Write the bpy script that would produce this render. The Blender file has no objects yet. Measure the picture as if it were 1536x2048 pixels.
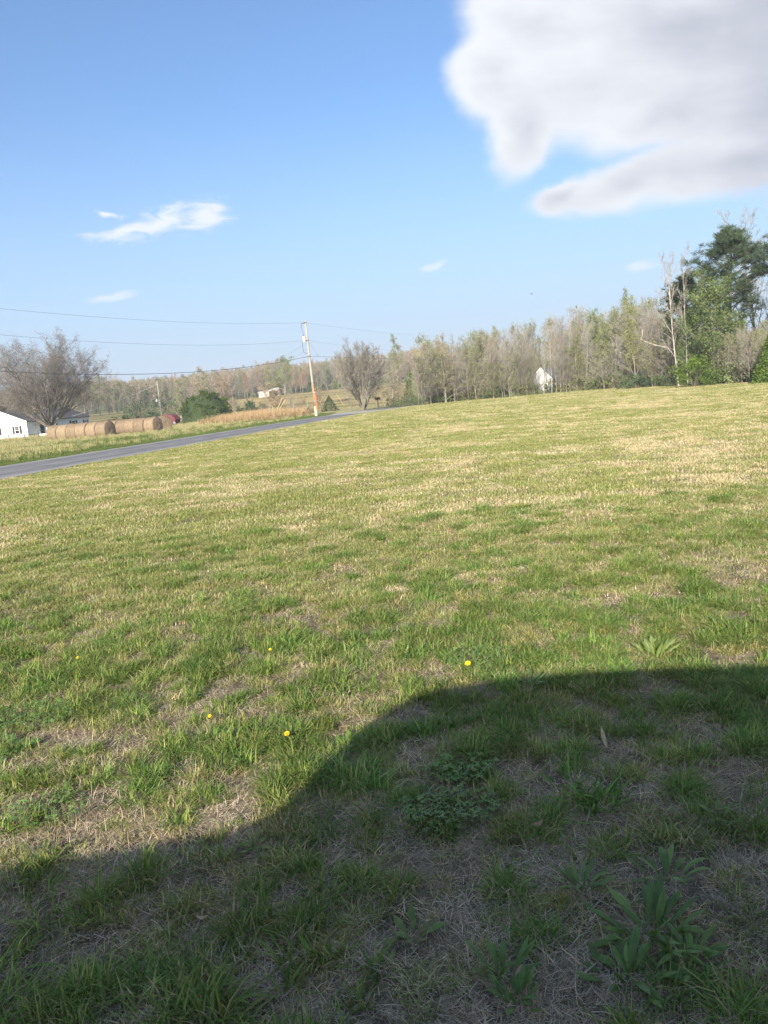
import bpy, math, random
import numpy as np
from mathutils import Vector, noise
rad = math.radians
SC = bpy.context.scene
COL = SC.collection

# ------------------------------------------------------------------ camera
EYE = 1.6
PITCH, ROLL, FPX = rad(8.8), rad(4.9), 1538.0
cp, sp, cr, sr = math.cos(PITCH), math.sin(PITCH), math.cos(ROLL), math.sin(ROLL)
FW = Vector((0, cp, -sp)); U0 = Vector((0, sp, cp)); R0 = Vector((1, 0, 0))
RT = R0 * cr - U0 * sr
UP = R0 * sr + U0 * cr
cam_d = bpy.data.cameras.new('camera')
cam = bpy.data.objects.new('camera', cam_d); COL.objects.link(cam)
from mathutils import Matrix
cam.matrix_world = Matrix(((RT.x, UP.x, -FW.x, 0), (RT.y, UP.y, -FW.y, 0), (RT.z, UP.z, -FW.z, EYE), (0, 0, 0, 1)))
cam_d.sensor_fit = 'VERTICAL'
cam_d.sensor_height = 32.0
cam_d.lens = 32.0 * FPX / 2048.0
cam_d.clip_end = 6000
SC.camera = cam

# ------------------------------------------------------------------ light
SUN_AZ, SUN_EL = rad(16), rad(21.7)        # light travels towards +Y, swung 16 deg to +X
sl = bpy.data.lights.new('sun', 'SUN'); sl.energy = 3.5; sl.angle = rad(0.55); sl.color = (1.0, 0.90, 0.74)
sun = bpy.data.objects.new('sun', sl); COL.objects.link(sun)
sdir = Vector((math.sin(SUN_AZ) * math.cos(SUN_EL), math.cos(SUN_AZ) * math.cos(SUN_EL), -math.sin(SUN_EL)))
sun.rotation_euler = sdir.to_track_quat('-Z', 'Y').to_euler()
SC.view_settings.view_transform = 'Standard'
SC.view_settings.look = 'None'
SC.view_settings.exposure = 1.45
SC.view_settings.gamma = 1.0
SC.view_settings.use_curve_mapping = False
HAZE_D = .0004
SC.cycles.max_bounces = 6
SC.cycles.transparent_max_bounces = 8


def pray(px, py):
    u, v = px - 768, 1024 - py
    d = FW * FPX + RT * u + UP * v
    return d / math.hypot(d.x, d.y)


# ---------------------------------------------------------------- node help
class NT:
    def __init__(s, tree): s.t = tree; s.n = tree.nodes; s.l = tree.links
    def node(s, typ, **kw):
        nd = s.n.new(typ)
        for k, v in kw.items(): setattr(nd, k, v)
        return nd
    def put(s, sock, v):
        if v is None: return
        if isinstance(v, bpy.types.NodeSocket): s.l.new(v, sock)
        else: sock.default_value = v
    def math(s, op, a, b=None, c=None, clamp=False):
        nd = s.node('ShaderNodeMath', operation=op, use_clamp=clamp)
        for i, v in enumerate((a, b, c)): s.put(nd.inputs[i], v)
        return nd.outputs[0]
    def mix(s, f, a, b, mode='MIX'):
        nd = s.node('ShaderNodeMix', data_type='RGBA', blend_type=mode)
        s.put(nd.inputs[0], f); s.put(nd.inputs[6], c4(a)); s.put(nd.inputs[7], c4(b))
        return nd.outputs[2]
    def noise(s, vec, scale, detail=3, rough=.55, dist=0):
        nd = s.node('ShaderNodeTexNoise'); s.put(nd.inputs['Vector'], vec)
        nd.inputs['Scale'].default_value = scale; nd.inputs['Detail'].default_value = detail
        nd.inputs['Roughness'].default_value = rough; nd.inputs['Distortion'].default_value = dist
        return nd.outputs[0]
    def ramp(s, v, lo, hi, a=0., b=1.):
        nd = s.node('ShaderNodeMapRange', interpolation_type='SMOOTHSTEP')
        s.put(nd.inputs[0], v); nd.inputs[1].default_value = lo; nd.inputs[2].default_value = hi
        nd.inputs[3].default_value = a; nd.inputs[4].default_value = b
        return nd.outputs[0]
    def xyz(s, x, y, z):
        nd = s.node('ShaderNodeCombineXYZ')
        for i, v in enumerate((x, y, z)): s.put(nd.inputs[i], v)
        return nd.outputs[0]
    def sep(s, v):
        nd = s.node('ShaderNodeSeparateXYZ'); s.put(nd.inputs[0], v); return nd.outputs
    def vmul(s, v, m):
        nd = s.node('ShaderNodeVectorMath', operation='MULTIPLY'); s.put(nd.inputs[0], v); nd.inputs[1].default_value = m
        return nd.outputs[0]
    def vadd(s, a, b):
        nd = s.node('ShaderNodeVectorMath', operation='ADD'); s.put(nd.inputs[0], a); s.put(nd.inputs[1], b)
        return nd.outputs[0]


def c4(v):
    return (*v, 1) if isinstance(v, tuple) and len(v) == 3 else v


# -------------------------------------------------------------------- sky
W = bpy.data.worlds.new('World'); SC.world = W; W.use_nodes = True
N = NT(W.node_tree); N.n.clear()
sky = N.node('ShaderNodeTexSky', sky_type='NISHITA', sun_disc=False, sun_elevation=SUN_EL,
             sun_rotation=rad(196), air_density=1.0, dust_density=2.2, ozone_density=5.0, altitude=0)
gen = N.node('ShaderNodeTexCoord').outputs['Generated']
gx, gy, gz = N.sep(gen)
ysafe = N.math('MAXIMUM', gy, .05)
A = N.math('DIVIDE', gx, ysafe); E_ = N.math('DIVIDE', gz, ysafe)
P0 = N.xyz(A, E_, 0.0)
nd = N.node('ShaderNodeTexNoise'); N.put(nd.inputs['Vector'], P0); nd.inputs['Scale'].default_value = 6.0; nd.inputs['Detail'].default_value = 6.0
nd.inputs['Roughness'].default_value = .55
wv = N.vadd(nd.outputs['Color'], (-.5, -.5, -.5)); wv = N.vmul(wv, (.11, .065, 0))
PW = N.vadd(P0, wv)
pa, pe, _ = N.sep(PW)


def blobs(lst, k=.25):
    out = None
    for (px, py, rx, ry, ang) in lst:
        d = pray(px, py); a0, e0 = d.x / d.y, d.z / d.y
        ca, sa = math.cos(rad(ang)), math.sin(rad(ang))
        dx = N.math('SUBTRACT', pa, a0); dy = N.math('SUBTRACT', pe, e0)
        rx_, ry_ = rx / FPX, ry / FPX
        X = N.math('ADD', N.math('MULTIPLY', dx, ca / rx_), N.math('MULTIPLY', dy, sa / rx_))
        Y = N.math('ADD', N.math('MULTIPLY', dx, -sa / ry_), N.math('MULTIPLY', dy, ca / ry_))
        r = N.math('SQRT', N.math('ADD', N.math('MULTIPLY', X, X), N.math('MULTIPLY', Y, Y)))
        b = N.math('SUBTRACT', 1.0, r)
        out = b if out is None else N.math('SMOOTH_MAX', out, b, k)
    return out


big = blobs([(1010, 130, 125, 105, 20), (1080, 30, 165, 120, 0), (1200, 150, 240, 130, 0), (1040, 250, 120, 70, 60), (1330, 60, 330, 190, 0),
             (1560, 190, 330, 150, 0), (1600, 0, 420, 260, 0), (1340, 235, 190, 70, 0), (1260, 365, 210, 48, 10),
             (1120, 395, 80, 30, 22), (1480, 320, 280, 75, 8), (1950, 260, 420, 180, 5), (1700, -250, 500, 260, 0), (1200, -130, 280, 150, 0), (2000, -900, 700, 600, 0), (3300, -2800, 1900, 1900, 0)], .22)  # last blobs add unseen cloud overhead to brighten the shaded ground
small = blobs([(385, 445, 66, 38, 10), (320, 454, 85, 30, 8), (245, 468, 80, 17, 6), (408, 432, 32, 22, 0), (222, 432, 30, 7, -15)], .15)
wisp = blobs([(868, 537, 34, 9, 14), (220, 592, 75, 11, 3), (1278, 530, 50, 14, 5)], .1)
fbm = N.noise(N.vmul(P0, (1, 1.6, 1)), 7, 6, .5)
fbm2 = N.noise(N.vmul(N.vadd(P0, (3.1, 1.7, 0)), (1, 2.4, 1)), 3.2, 4, .55)
streak = N.noise(N.vmul(P0, (1, 3.0, 1)), 26, 7, .65, .8)
f0 = N.math('SUBTRACT', fbm, .5)
dbig = N.ramp(N.math('ADD', big, N.math('ADD', N.math('MULTIPLY', f0, .45), N.math('MULTIPLY', N.math('SUBTRACT', fbm2, .5), .5))), -.12, .36)
dsm = N.math('MULTIPLY', N.ramp(N.math('ADD', small, N.math('MULTIPLY', N.math('SUBTRACT', streak, .5), 2.3)), -.1, 1.0), .9)
dwi = N.math('MULTIPLY', N.ramp(N.math('ADD', wisp, N.math('MULTIPLY', N.math('SUBTRACT', streak, .5), .7)), .0, .8), .55)
front = N.ramp(gy, .05, .25)
dens = N.math('MULTIPLY', N.math('MAXIMUM', dbig, N.math('MAXIMUM', dsm, dwi)), front)
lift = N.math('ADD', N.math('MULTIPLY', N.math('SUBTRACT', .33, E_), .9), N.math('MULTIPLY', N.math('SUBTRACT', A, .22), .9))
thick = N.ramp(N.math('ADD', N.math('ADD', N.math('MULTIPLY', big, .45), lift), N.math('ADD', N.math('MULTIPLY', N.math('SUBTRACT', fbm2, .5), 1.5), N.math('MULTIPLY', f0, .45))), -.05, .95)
ccol = N.mix(thick, (.67, .69, .73), (.385, .405, .475))  # cloud's lit rim and grey shaded side are put into the colour
hz = N.ramp(gz, -.03, .36, 1., 0.)
skyc = N.mix(N.math('MULTIPLY', hz, .93), sky.outputs[0], (2.55, 3.30, 4.30))
bg1 = N.node('ShaderNodeBackground'); N.put(bg1.inputs[0], skyc); bg1.inputs[1].default_value = 0.080
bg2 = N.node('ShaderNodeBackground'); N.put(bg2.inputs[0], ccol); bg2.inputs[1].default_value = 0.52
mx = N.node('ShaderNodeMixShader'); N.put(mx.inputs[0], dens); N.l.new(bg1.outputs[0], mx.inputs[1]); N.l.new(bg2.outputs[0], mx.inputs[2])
wo = N.node('ShaderNodeOutputWorld'); N.l.new(mx.outputs[0], wo.inputs[0])
W.cycles.sampling_method = 'MANUAL'; W.cycles.sample_map_resolution = 512


# --------------------------------------------------------------- materials
def material(name, col, rough=.8, var=0., vscale=5., col2=None, bump=0., bscale=30., metallic=0., spec=None, trans=0., objvar=0., coords='obj', stretch=(1, 1, 1), attr=None, rand_hue=0.):
    m = bpy.data.materials.new(name); m.use_nodes = True
    n = NT(m.node_tree); b = n.n['Principled BSDF']
    c = c4(col)
    if coords == 'obj': co = n.node('ShaderNodeTexCoord').outputs['Object']
    else: co = n.node('ShaderNodeNewGeometry').outputs['Position']
    co = n.vmul(co, stretch)
    if col2 is not None:
        c = n.mix(n.ramp(n.noise(co, vscale, 4, .6), .38, .62), c, c4(col2))
    if attr:
        at = n.node('ShaderNodeAttribute', attribute_name=attr)
        c = n.mix(1.0, c, at.outputs['Color'], 'MULTIPLY')
    if var:
        v = n.ramp(n.noise(co, vscale * 2.3, 4, .6), .3, .7, 1 - var, 1 + var)
        c = n.mix(1.0, c, n.xyz(v, v, v), 'MULTIPLY')
    if objvar or rand_hue:
        oi = n.node('ShaderNodeObjectInfo').outputs['Random']
        v = n.math('MULTIPLY_ADD', oi, 2 * objvar, 1 - objvar)
        v2 = n.math('MULTIPLY_ADD', n.math('FRACT', n.math('MULTIPLY', oi, 17.3)), 2 * rand_hue, 1 - rand_hue)
        c = n.mix(1.0, c, n.xyz(n.math('MULTIPLY', v, v2), v, n.math('MULTIPLY', v, .98)), 'MULTIPLY')
    n.put(b.inputs['Base Color'], c)
    b.inputs['Roughness'].default_value = rough; b.inputs['Metallic'].default_value = metallic
    if spec is not None: b.inputs['Specular IOR Level'].default_value = spec
    if bump:
        bp = n.node('ShaderNodeBump'); bp.inputs['Strength'].default_value = 1.0; bp.inputs['Distance'].default_value = bump
        n.put(bp.inputs['Height'], n.noise(co, bscale, 4, .65)); n.l.new(bp.outputs[0], b.inputs['Normal'])
    if trans:
        tr = n.node('ShaderNodeBsdfTranslucent'); n.put(tr.inputs[0], n.mix(1.0, c, (1.25, 1.25, .7), 'MULTIPLY') if isinstance(c, bpy.types.NodeSocket) else c)
        ms = n.node('ShaderNodeMixShader'); ms.inputs[0].default_value = trans
        n.l.new(b.outputs[0], ms.inputs[1]); n.l.new(tr.outputs[0], ms.inputs[2])
        n.l.new(ms.outputs[0], n.n['Material Output'].inputs[0])
    return m


def grass_material(name, spec=.12, trans=.3, rough=.65):
    # blade colour stored per blade, tuft tint per instance
    m = bpy.data.materials.new(name); m.use_nodes = True
    n = NT(m.node_tree); b = n.n['Principled BSDF']
    c = n.node('ShaderNodeAttribute', attribute_name='col').outputs['Color']
    ti = n.node('ShaderNodeAttribute', attribute_name='tint', attribute_type='INSTANCER').outputs['Color']
    c = n.mix(1.0, c, ti, 'MULTIPLY')
    n.put(b.inputs['Base Color'], c); b.inputs['Roughness'].default_value = rough; b.inputs['Specular IOR Level'].default_value = spec
    tr = n.node('ShaderNodeBsdfTranslucent'); n.put(tr.inputs[0], n.mix(1.0, c, (1.2, 1.2, .7), 'MULTIPLY'))
    ms = n.node('ShaderNodeMixShader'); ms.inputs[0].default_value = trans
    n.l.new(b.outputs[0], ms.inputs[1]); n.l.new(tr.outputs[0], ms.inputs[2]); n.l.new(ms.outputs[0], n.n['Material Output'].inputs[0])
    return m


# ------------------------------------------------------------------- terrain
def sstep(a, b, x):
    t = min(1, max(0, (x - a) / (b - a))); return t * t * (3 - 2 * t)


def terr(x, y):
    yc = min(y, 175.0)
    z = -.007 * yc
    if y > 150:
        q = x / y
        amp = 5.6 + 9.0 * max(-.42, min(.15, q + .1)) * .55
        z += sstep(150, 345, y) * amp + sstep(350, 520, y) * 9.0 + sstep(500, 1200, y) * 8.0
    if y < 14 and abs(x) < 16:
        w = 1 - sstep(8, 14, y)
        z += w * (noise.noise(Vector((x * .9, y * .9, 0))) * .035 + noise.noise(Vector((x * 2.6, y * 2.6, 4))) * .018)
    return z


def ground(px, py):
    d = pray(px, py)
    t, st = 1.0, .5
    while t < 900:
        x, y = d.x * t, d.y * t
        if EYE + d.z * t <= terr(x, y): break
        t += max(.02, t * .002)
    return Vector((d.x * t, d.y * t, terr(d.x * t, d.y * t)))


def place(px, py, D):
    d = pray(px, py); x, y = d.x * D, d.y * D
    return Vector((x, y, terr(x, y)))


def at3(px, py, D):
    d = pray(px, py); return Vector((d.x * D, d.y * D, EYE + d.z * D))


ROAD_A = []   # near edge, far edge as x at a given y
def road_edges():
    lo = [ground(*p) for p in ((0, 963), (200, 923), (400, 886), (500, 867.5), (592, 852), (690, 834.5))]
    up = [ground(*p) for p in ((0, 936), (200, 902), (400, 870), (500, 854), (625, 837))]
    def fit(ps):
        ys = np.array([p.y for p in ps]); xs = np.array([p.x for p in ps]); return np.polyfit(ys, xs, 1)
    return fit(lo), fit(up)
FLO, FUP = road_edges()
print('ROAD', FLO, FUP)


def road_x(y, which):
    # which 0 near/right edge, 1 far/left edge ; bends to the right beyond the pole
    f = (FLO, FUP)[which]
    x = f[0] * y + f[1]
    return x


# --------------------------------------------------------------- mesh helper
class MB:
    def __init__(s): s.v = []; s.f = []; s.m = []; s.c = []
    def poly(s, pts, mi=0, col=None):
        i = len(s.v); s.v.extend(tuple(p) for p in pts); s.f.append(tuple(range(i, i + len(pts)))); s.m.append(mi)
        if col is not None: s.c.append(col)
    def box(s, c, size, mi=0, ax=None):
        ax = ax or (Vector((1, 0, 0)), Vector((0, 1, 0)), Vector((0, 0, 1)))
        c = Vector(c); h = [a * (q / 2) for a, q in zip(ax, size)]
        i = len(s.v)
        for sz in (-1, 1):
            for (sx, sy) in ((-1, -1), (1, -1), (1, 1), (-1, 1)):
                s.v.append(tuple(c + h[0] * sx + h[1] * sy + h[2] * sz))
        for q in ((0, 3, 2, 1), (4, 5, 6, 7), (0, 1, 5, 4), (1, 2, 6, 5), (2, 3, 7, 6), (3, 0, 4, 7)):
            s.f.append(tuple(i + k for k in q)); s.m.append(mi)
    def tube(s, pts, rr, n=6, mi=0, cap=True):
        i0 = len(s.v); L = len(pts)
        for k in range(L):
            p = Vector(pts[k])
            t = (Vector(pts[min(k + 1, L - 1)]) - Vector(pts[max(k - 1, 0)])).normalized()
            a = t.cross(Vector((0, 0, 1)) if abs(t.z) < .9 else Vector((1, 0, 0))).normalized(); b = t.cross(a)
            for j in range(n):
                th = 2 * math.pi * j / n
                s.v.append(tuple(p + (a * math.cos(th) + b * math.sin(th)) * rr[k]))
        for k in range(L - 1):
            for j in range(n):
                j2 = (j + 1) % n
                s.f.append((i0 + k * n + j, i0 + k * n + j2, i0 + (k + 1) * n + j2, i0 + (k + 1) * n + j)); s.m.append(mi)
        if cap:
            s.f.append(tuple(i0 + j for j in reversed(range(n)))); s.m.append(mi)
            s.f.append(tuple(i0 + (L - 1) * n + j for j in range(n))); s.m.append(mi)
    def mesh(s, name, mats, smooth=False):
        me = bpy.data.meshes.new(name); me.from_pydata(s.v, [], s.f); me.update()
        for m in (mats if isinstance(mats, (list, tuple)) else [mats]): me.materials.append(m)
        if len(me.materials) > 1: me.polygons.foreach_set('material_index', s.m)
        if smooth: me.polygons.foreach_set('use_smooth', [True] * len(me.polygons))
        if s.c and len(s.c) == len(s.f):
            at = me.color_attributes.new('col', 'FLOAT_COLOR', 'CORNER')
            cols = np.repeat(np.array([(*c, 1) for c in s.c], dtype=np.float32), [len(f) for f in s.f], axis=0)
            at.data.foreach_set('color', cols.ravel())
        return me
    def build(s, name, mats, parent=None, smooth=False):
        me = s.mesh(name, mats, smooth); o = bpy.data.objects.new(name, me); COL.objects.link(o)
        if parent is not None: o.parent = parent
        return o


def tag(o, label=None, cat=None, group=None, kind=None):
    if label: o['label'] = label
    if cat: o['category'] = cat
    if group: o['group'] = group
    if kind: o['kind'] = kind
    return o


def empty(name, loc, rz=0., label=None, cat=None, group=None):
    o = bpy.data.objects.new(name, None); COL.objects.link(o); o.location = loc; o.rotation_euler = (0, 0, rz)
    o.empty_display_size = .3
    return tag(o, label, cat, group)


def dup(root, loc, rz=0., sc=1., label=None, group=None, name=None):
    r = root.copy(); COL.objects.link(r); r.location = loc; r.rotation_euler = (0, 0, rz)
    r.scale = (sc, sc, sc) if not isinstance(sc, tuple) else sc
    if name: r.name = name
    if label: r['label'] = label
    if group: r['group'] = group
    for ch in list(root.children):
        c = ch.copy(); COL.objects.link(c); c.parent = r
        for g in list(ch.children):
            d = g.copy(); COL.objects.link(d); d.parent = c
    return r


RNG = random.Random(7)

# ------------------------------------------------------- ground, fields, road
def ground_material():
    m = bpy.data.materials.new('meadow'); m.use_nodes = True
    n = NT(m.node_tree); b = n.n['Principled BSDF']
    pos = n.node('ShaderNodeNewGeometry').outputs['Position']
    x, y, z = n.sep(pos)
    n1 = n.noise(pos, .35, 5, .6); n2 = n.noise(pos, 1.7, 5, .62); n3 = n.noise(pos, 9, 4, .65); n4 = n.noise(pos, 60, 3, .7)
    s = n.math('ADD', n.math('MULTIPLY', n1, .45), n.math('ADD', n.math('MULTIPLY', n2, .5), n.math('MULTIPLY', n3, .35)))
    f = n.ramp(s, .53, .76)
    lawn = n.mix(f, (.235, .255, .09), (.50, .42, .215))
    near = n.mix(n.ramp(n3, .35, .65), (.13, .105, .07), (.28, .235, .16))
    yy = n.ramp(y, 9, 26)
    lawn = n.mix(yy, near, lawn)
    v = n.math('MULTIPLY_ADD', n4, .9, .55)
    lawn = n.mix(1.0, lawn, n.xyz(v, v, v), 'MULTIPLY')
    # far pastures beyond the dip: straw gold with green bands
    nf = n.noise(n.vmul(pos, (.25, 1, 1)), .09, 5, .6); nf2 = n.noise(pos, .5, 4, .6)
    past = n.mix(n.ramp(n.math('ADD', nf, n.math('MULTIPLY', nf2, .3)), .5, .75), (.19, .18, .065), (.42, .32, .14))
    lft = n.ramp(n.math('DIVIDE', x, n.math('MAXIMUM', y, 1.)), -.30, -.20, 1., 0.)
    past = n.mix(n.math('MULTIPLY', lft, .7), past, n.mix(n.ramp(nf, .42, .6), (.10, .135, .045), (.24, .18, .10)))
    fin = n.mix(n.ramp(y, 150, 185), lawn, past)
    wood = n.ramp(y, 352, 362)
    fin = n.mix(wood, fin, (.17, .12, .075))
    n.put(b.inputs['Base Color'], fin); b.inputs['Roughness'].default_value = .95; b.inputs['Specular IOR Level'].default_value = .1
    bp = n.node('ShaderNodeBump'); bp.inputs['Distance'].default_value = .03
    n.put(bp.inputs['Height'], n4); n.l.new(bp.outputs[0], b.inputs['Normal'])
    return m


def build_ground():
    b = MB()
    ys = [-30, -12, -5, -2] + [i * .12 for i in range(-8, 118)] + [14.5 + i * 1.5 for i in range(10)]
    yy = ys[-1]
    while yy < 2600:
        yy += 4 if yy < 150 else (6 if yy < 700 else 90); ys.append(yy)
    nx = 96
    for y in ys:
        w = max(9.0, abs(y) * 1.15 + 8)
        for i in range(nx + 1):
            x = (i / nx * 2 - 1) * w
            b.v.append((x, y, terr(x, y)))
    for j in range(len(ys) - 1):
        for i in range(nx):
            a = j * (nx + 1) + i
            b.f.append((a, a + 1, a + nx + 2, a + nx + 1)); b.m.append(0)
    o = b.build('ground', ground_material(), smooth=True)
    tag(o, kind='structure')
build_ground()

asph = bpy.data.materials.new('asphalt'); asph.use_nodes = True
n = NT(asph.node_tree); bs = n.n['Principled BSDF']
at = n.node('ShaderNodeAttribute', attribute_name='UVMap').outputs['Vector']
ux, uy, _ = n.sep(at)      # ux across 0..1, uy metres along
pos = n.node('ShaderNodeNewGeometry').outputs['Position']
tr1 = n.math('ABSOLUTE', n.math('SUBTRACT', n.math('ABSOLUTE', n.math('SUBTRACT', ux, .5)), .235))
trk = n.ramp(tr1, .02, .12, 1., 0.)
base = n.mix(n.ramp(n.noise(pos, 130, 3, .7), .35, .7), (.19, .183, .178), (.295, .286, .275))
base = n.mix(n.ramp(n.noise(n.vmul(at, (4, .12, 1)), 2.5, 4, .6), .4, .6, 0., .65), base, (.13, .128, .13))
base = n.mix(n.math('MULTIPLY', trk, .35), base, (.11, .108, .11))
edge = n.ramp(n.math('ADD', n.math('ABSOLUTE', n.math('SUBTRACT', ux, .5)), n.math('MULTIPLY', n.noise(pos, 6, 3), .03)), .37, .45)
base = n.mix(n.math('MULTIPLY', edge, .6), base, (.36, .345, .31))
n.put(bs.inputs['Base Color'], base); bs.inputs['Roughness'].default_value = .8; bs.inputs['Specular IOR Level'].default_value = .3
M = {}
M['gravel'] = material('pale gravel', (.42, .40, .37), .95, .25, 20, (.30, .28, .25), coords='pos')


def ribbon(name, left, right, mat, dz, uvlen=True, ncross=8):
    b = MB(); L = len(left)
    for k in range(L):
        for i in range(ncross + 1):
            t = i / ncross; p = Vector(left[k]).lerp(Vector(right[k]), t)
            b.v.append((p.x, p.y, terr(p.x, p.y) + dz))
    for k in range(L - 1):
        for i in range(ncross):
            a = k * (ncross + 1) + i
            b.f.append((a, a + 1, a + ncross + 2, a + ncross + 1)); b.m.append(0)
    me = b.mesh(name, mat); uv = me.uv_layers.new(name='UVMap')
    y0 = [0.]
    for k in range(1, L): y0.append(y0[-1] + (Vector(left[k]) - Vector(left[k - 1])).length)
    dat = []
    for f in me.polygons:
        for vi in f.vertices:
            k, i = divmod(vi, ncross + 1); dat += [i / ncross, y0[k]]
    uv.data.foreach_set('uv', dat)
    o = bpy.data.objects.new(name, me); COL.objects.link(o); tag(o, kind='structure'); return o


# road: straight from behind-left, then turning right past the pole behind the field's brow
rl, rr_ = [], []
for y in list(range(-20, 104, 4)):
    rl.append((road_x(y, 1), y, 0)); rr_.append((road_x(y, 0), y, 0))
cl = (Vector(rl[-1]) + Vector(rr_[-1])) / 2; hd = math.atan2(Vector(rr_[-1]).x - Vector(rr_[-2]).x, 4); w2 = (Vector(rr_[-1]) - Vector(rl[-1])).length / 2
p = cl.copy()
for k in range(22):
    hd += rad(2.4); p = p + Vector((math.sin(hd), math.cos(hd), 0)) * 3.2
    nrm = Vector((math.cos(hd), -math.sin(hd), 0))
    rl.append(p - nrm * w2); rr_.append(p + nrm * w2)
road = ribbon('road', rl, rr_, asph, .02)
# gravel drive joining at the far side by the multi-stemmed tree
dl = [ground(*q) for q in ((655, 831.5), (672, 828.5), (700, 824.6), (729, 822.2), (762, 820.6), (800, 815.5), (832, 811))]
dr = [ground(*q) for q in ((656, 832.6), (676, 831), (704, 828.6), (732, 826), (764, 822.2), (800, 817.5), (832, 812.6))]
ribbon('gravel_driveway', [Vector(q) for q in dl], [Vector(q) for q in dr], M['gravel'], .05, ncross=4)


# --------------------------------------------------------------------- grass
G_MAT = grass_material('grass blades')
DEAD_MAT = grass_material('dead blades', .08, .12, .85)


def tuft_mesh(name, rng, nbl, R, L, width, lean, cols, droop=.5, segs=2, mat=None, flat=0., bend=0.):
    b = MB(); r_ = rng
    for _ in range(nbl):
        r = R * math.sqrt(rng.random()); th = rng.random() * 6.283
        base = Vector((r * math.cos(th), r * math.sin(th), -.005))
        a = th + rng.gauss(0, .9) if rng.random() < .75 else rng.random() * 6.283
        out = Vector((math.cos(a), math.sin(a), 0)); side = Vector((-out.y, out.x, 0))
        ln = L * rng.uniform(.45, 1.1); w = width * rng.uniform(.6, 1.25)
        l0 = max(.03, rng.gauss(lean, lean * .45))
        if rng.random() < flat: l0 = rng.uniform(1.25, 1.55)
        col = rng.choice(cols); k = rng.uniform(.75, 1.2); col = tuple(c * k for c in col)
        ps = [base]; ang = l0; p = base.copy()
        kink = rng.gauss(0, bend)
        for s_ in range(segs):
            if bend: out = Vector((out.x * math.cos(kink) - out.y * math.sin(kink), out.x * math.sin(kink) + out.y * math.cos(kink), 0))
            d = out * math.sin(ang) + Vector((0, 0, math.cos(ang)))
            p = p + d * (ln / segs); ps.append(p.copy()); ang = min(1.75, ang + droop * rng.uniform(.5, 1.4))
            if p.z < .004: p.z = .004
        tw = rng.uniform(-.6, .6); sd = (side + Vector((0, 0, tw * .4))).normalized()
        ws = [w, w * .8, w * .45][:segs]
        for s_ in range(segs):
            a0, a1 = ps[s_], ps[s_ + 1]; w0 = ws[s_] / 2; w1 = (ws[s_ + 1] / 2 if s_ + 1 < segs else 0)
            if w1 > 0: b.poly([a0 - sd * w0, a0 + sd * w0, a1 + sd * w1, a1 - sd * w1], 0, col)
            else: b.poly([a0 - sd * w0, a0 + sd * w0, a1], 0, col)
    return b.mesh(name, mat or G_MAT)


GRN = [(.200, .255, .070), (.26, .31, .095), (.165, .215, .065), (.34, .355, .14), (.42, .40, .20)]
GRB = [(.115, .215, .045), (.155, .265, .06), (.10, .185, .042), (.20, .29, .075)]
STR = [(.58, .495, .31), (.50, .425, .27), (.62, .545, .36), (.43, .36, .225)]
DED = [(.50, .435, .325), (.41, .355, .265), (.58, .51, .39), (.32, .27, .20)]

DARK = [(.20, .16, .115), (.15, .12, .085)]


def instancer(name, meshes, pts, kind='stuff', parent=None):
    """points: list of (x,y,z, rotz, tiltx, tilty, scale, idx, (r,g,b)) -> one object scattering mesh data with geometry nodes"""
    me = bpy.data.meshes.new(name); me.from_pydata([p[:3] for p in pts], [], [])
    at = me.attributes.new('rot', 'FLOAT_VECTOR', 'POINT'); at.data.foreach_set('vector', np.array([(p[4], p[5], p[3]) for p in pts], dtype=np.float32).ravel())
    at = me.attributes.new('scl', 'FLOAT', 'POINT'); at.data.foreach_set('value', np.array([p[6] for p in pts], dtype=np.float32))
    at = me.attributes.new('idx', 'INT', 'POINT'); at.data.foreach_set('value', np.array([p[7] for p in pts], dtype=np.int32))
    at = me.attributes.new('tint', 'FLOAT_COLOR', 'POINT'); at.data.foreach_set('color', np.array([(*p[8], 1) for p in pts], dtype=np.float32).ravel())
    o = bpy.data.objects.new(name, me); COL.objects.link(o); tag(o, kind=kind)
    src = bpy.data.collections.new(name + ' sources')
    for i, m_ in enumerate(meshes):
        so = bpy.data.objects.new('%s_source_%02d' % (name, i), m_); src.objects.link(so)
    ng = bpy.data.node_groups.new(name, 'GeometryNodeTree')
    ng.interface.new_socket('Geometry', in_out='INPUT', socket_type='NodeSocketGeometry')
    ng.interface.new_socket('Geometry', in_out='OUTPUT', socket_type='NodeSocketGeometry')
    gi = ng.nodes.new('NodeGroupInput'); go = ng.nodes.new('NodeGroupOutput')
    ip = ng.nodes.new('GeometryNodeInstanceOnPoints'); ci = ng.nodes.new('GeometryNodeCollectionInfo')
    ci.inputs['Collection'].default_value = src; ci.inputs['Separate Children'].default_value = True; ci.inputs['Reset Children'].default_value = True
    ip.inputs['Pick Instance'].default_value = True
    def attr(nm, dt):
        a = ng.nodes.new('GeometryNodeInputNamedAttribute'); a.data_type = dt; a.inputs['Name'].default_value = nm
        return [q for q in a.outputs if q.enabled][0] if True else None
    ng.links.new(gi.outputs[0], ip.inputs['Points']); ng.links.new(ci.outputs[0], ip.inputs['Instance'])
    ng.links.new(attr('idx', 'INT'), ip.inputs['Instance Index'])
    ng.links.new(attr('rot', 'FLOAT_VECTOR'), ip.inputs['Rotation'])
    ng.links.new(attr('scl', 'FLOAT'), ip.inputs['Scale'])
    ng.links.new(ip.outputs[0], go.inputs[0])
    md = o.modifiers.new('scatter', 'NODES'); md.node_group = ng
    return o


def nz(x, y, s, o=0.): return noise.fractal(Vector((x * s + o, y * s - o, o * 1.7)), .8, 2.2, 4)


def clamp01(v): return 0. if v < 0 else (1. if v > 1 else v)


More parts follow.
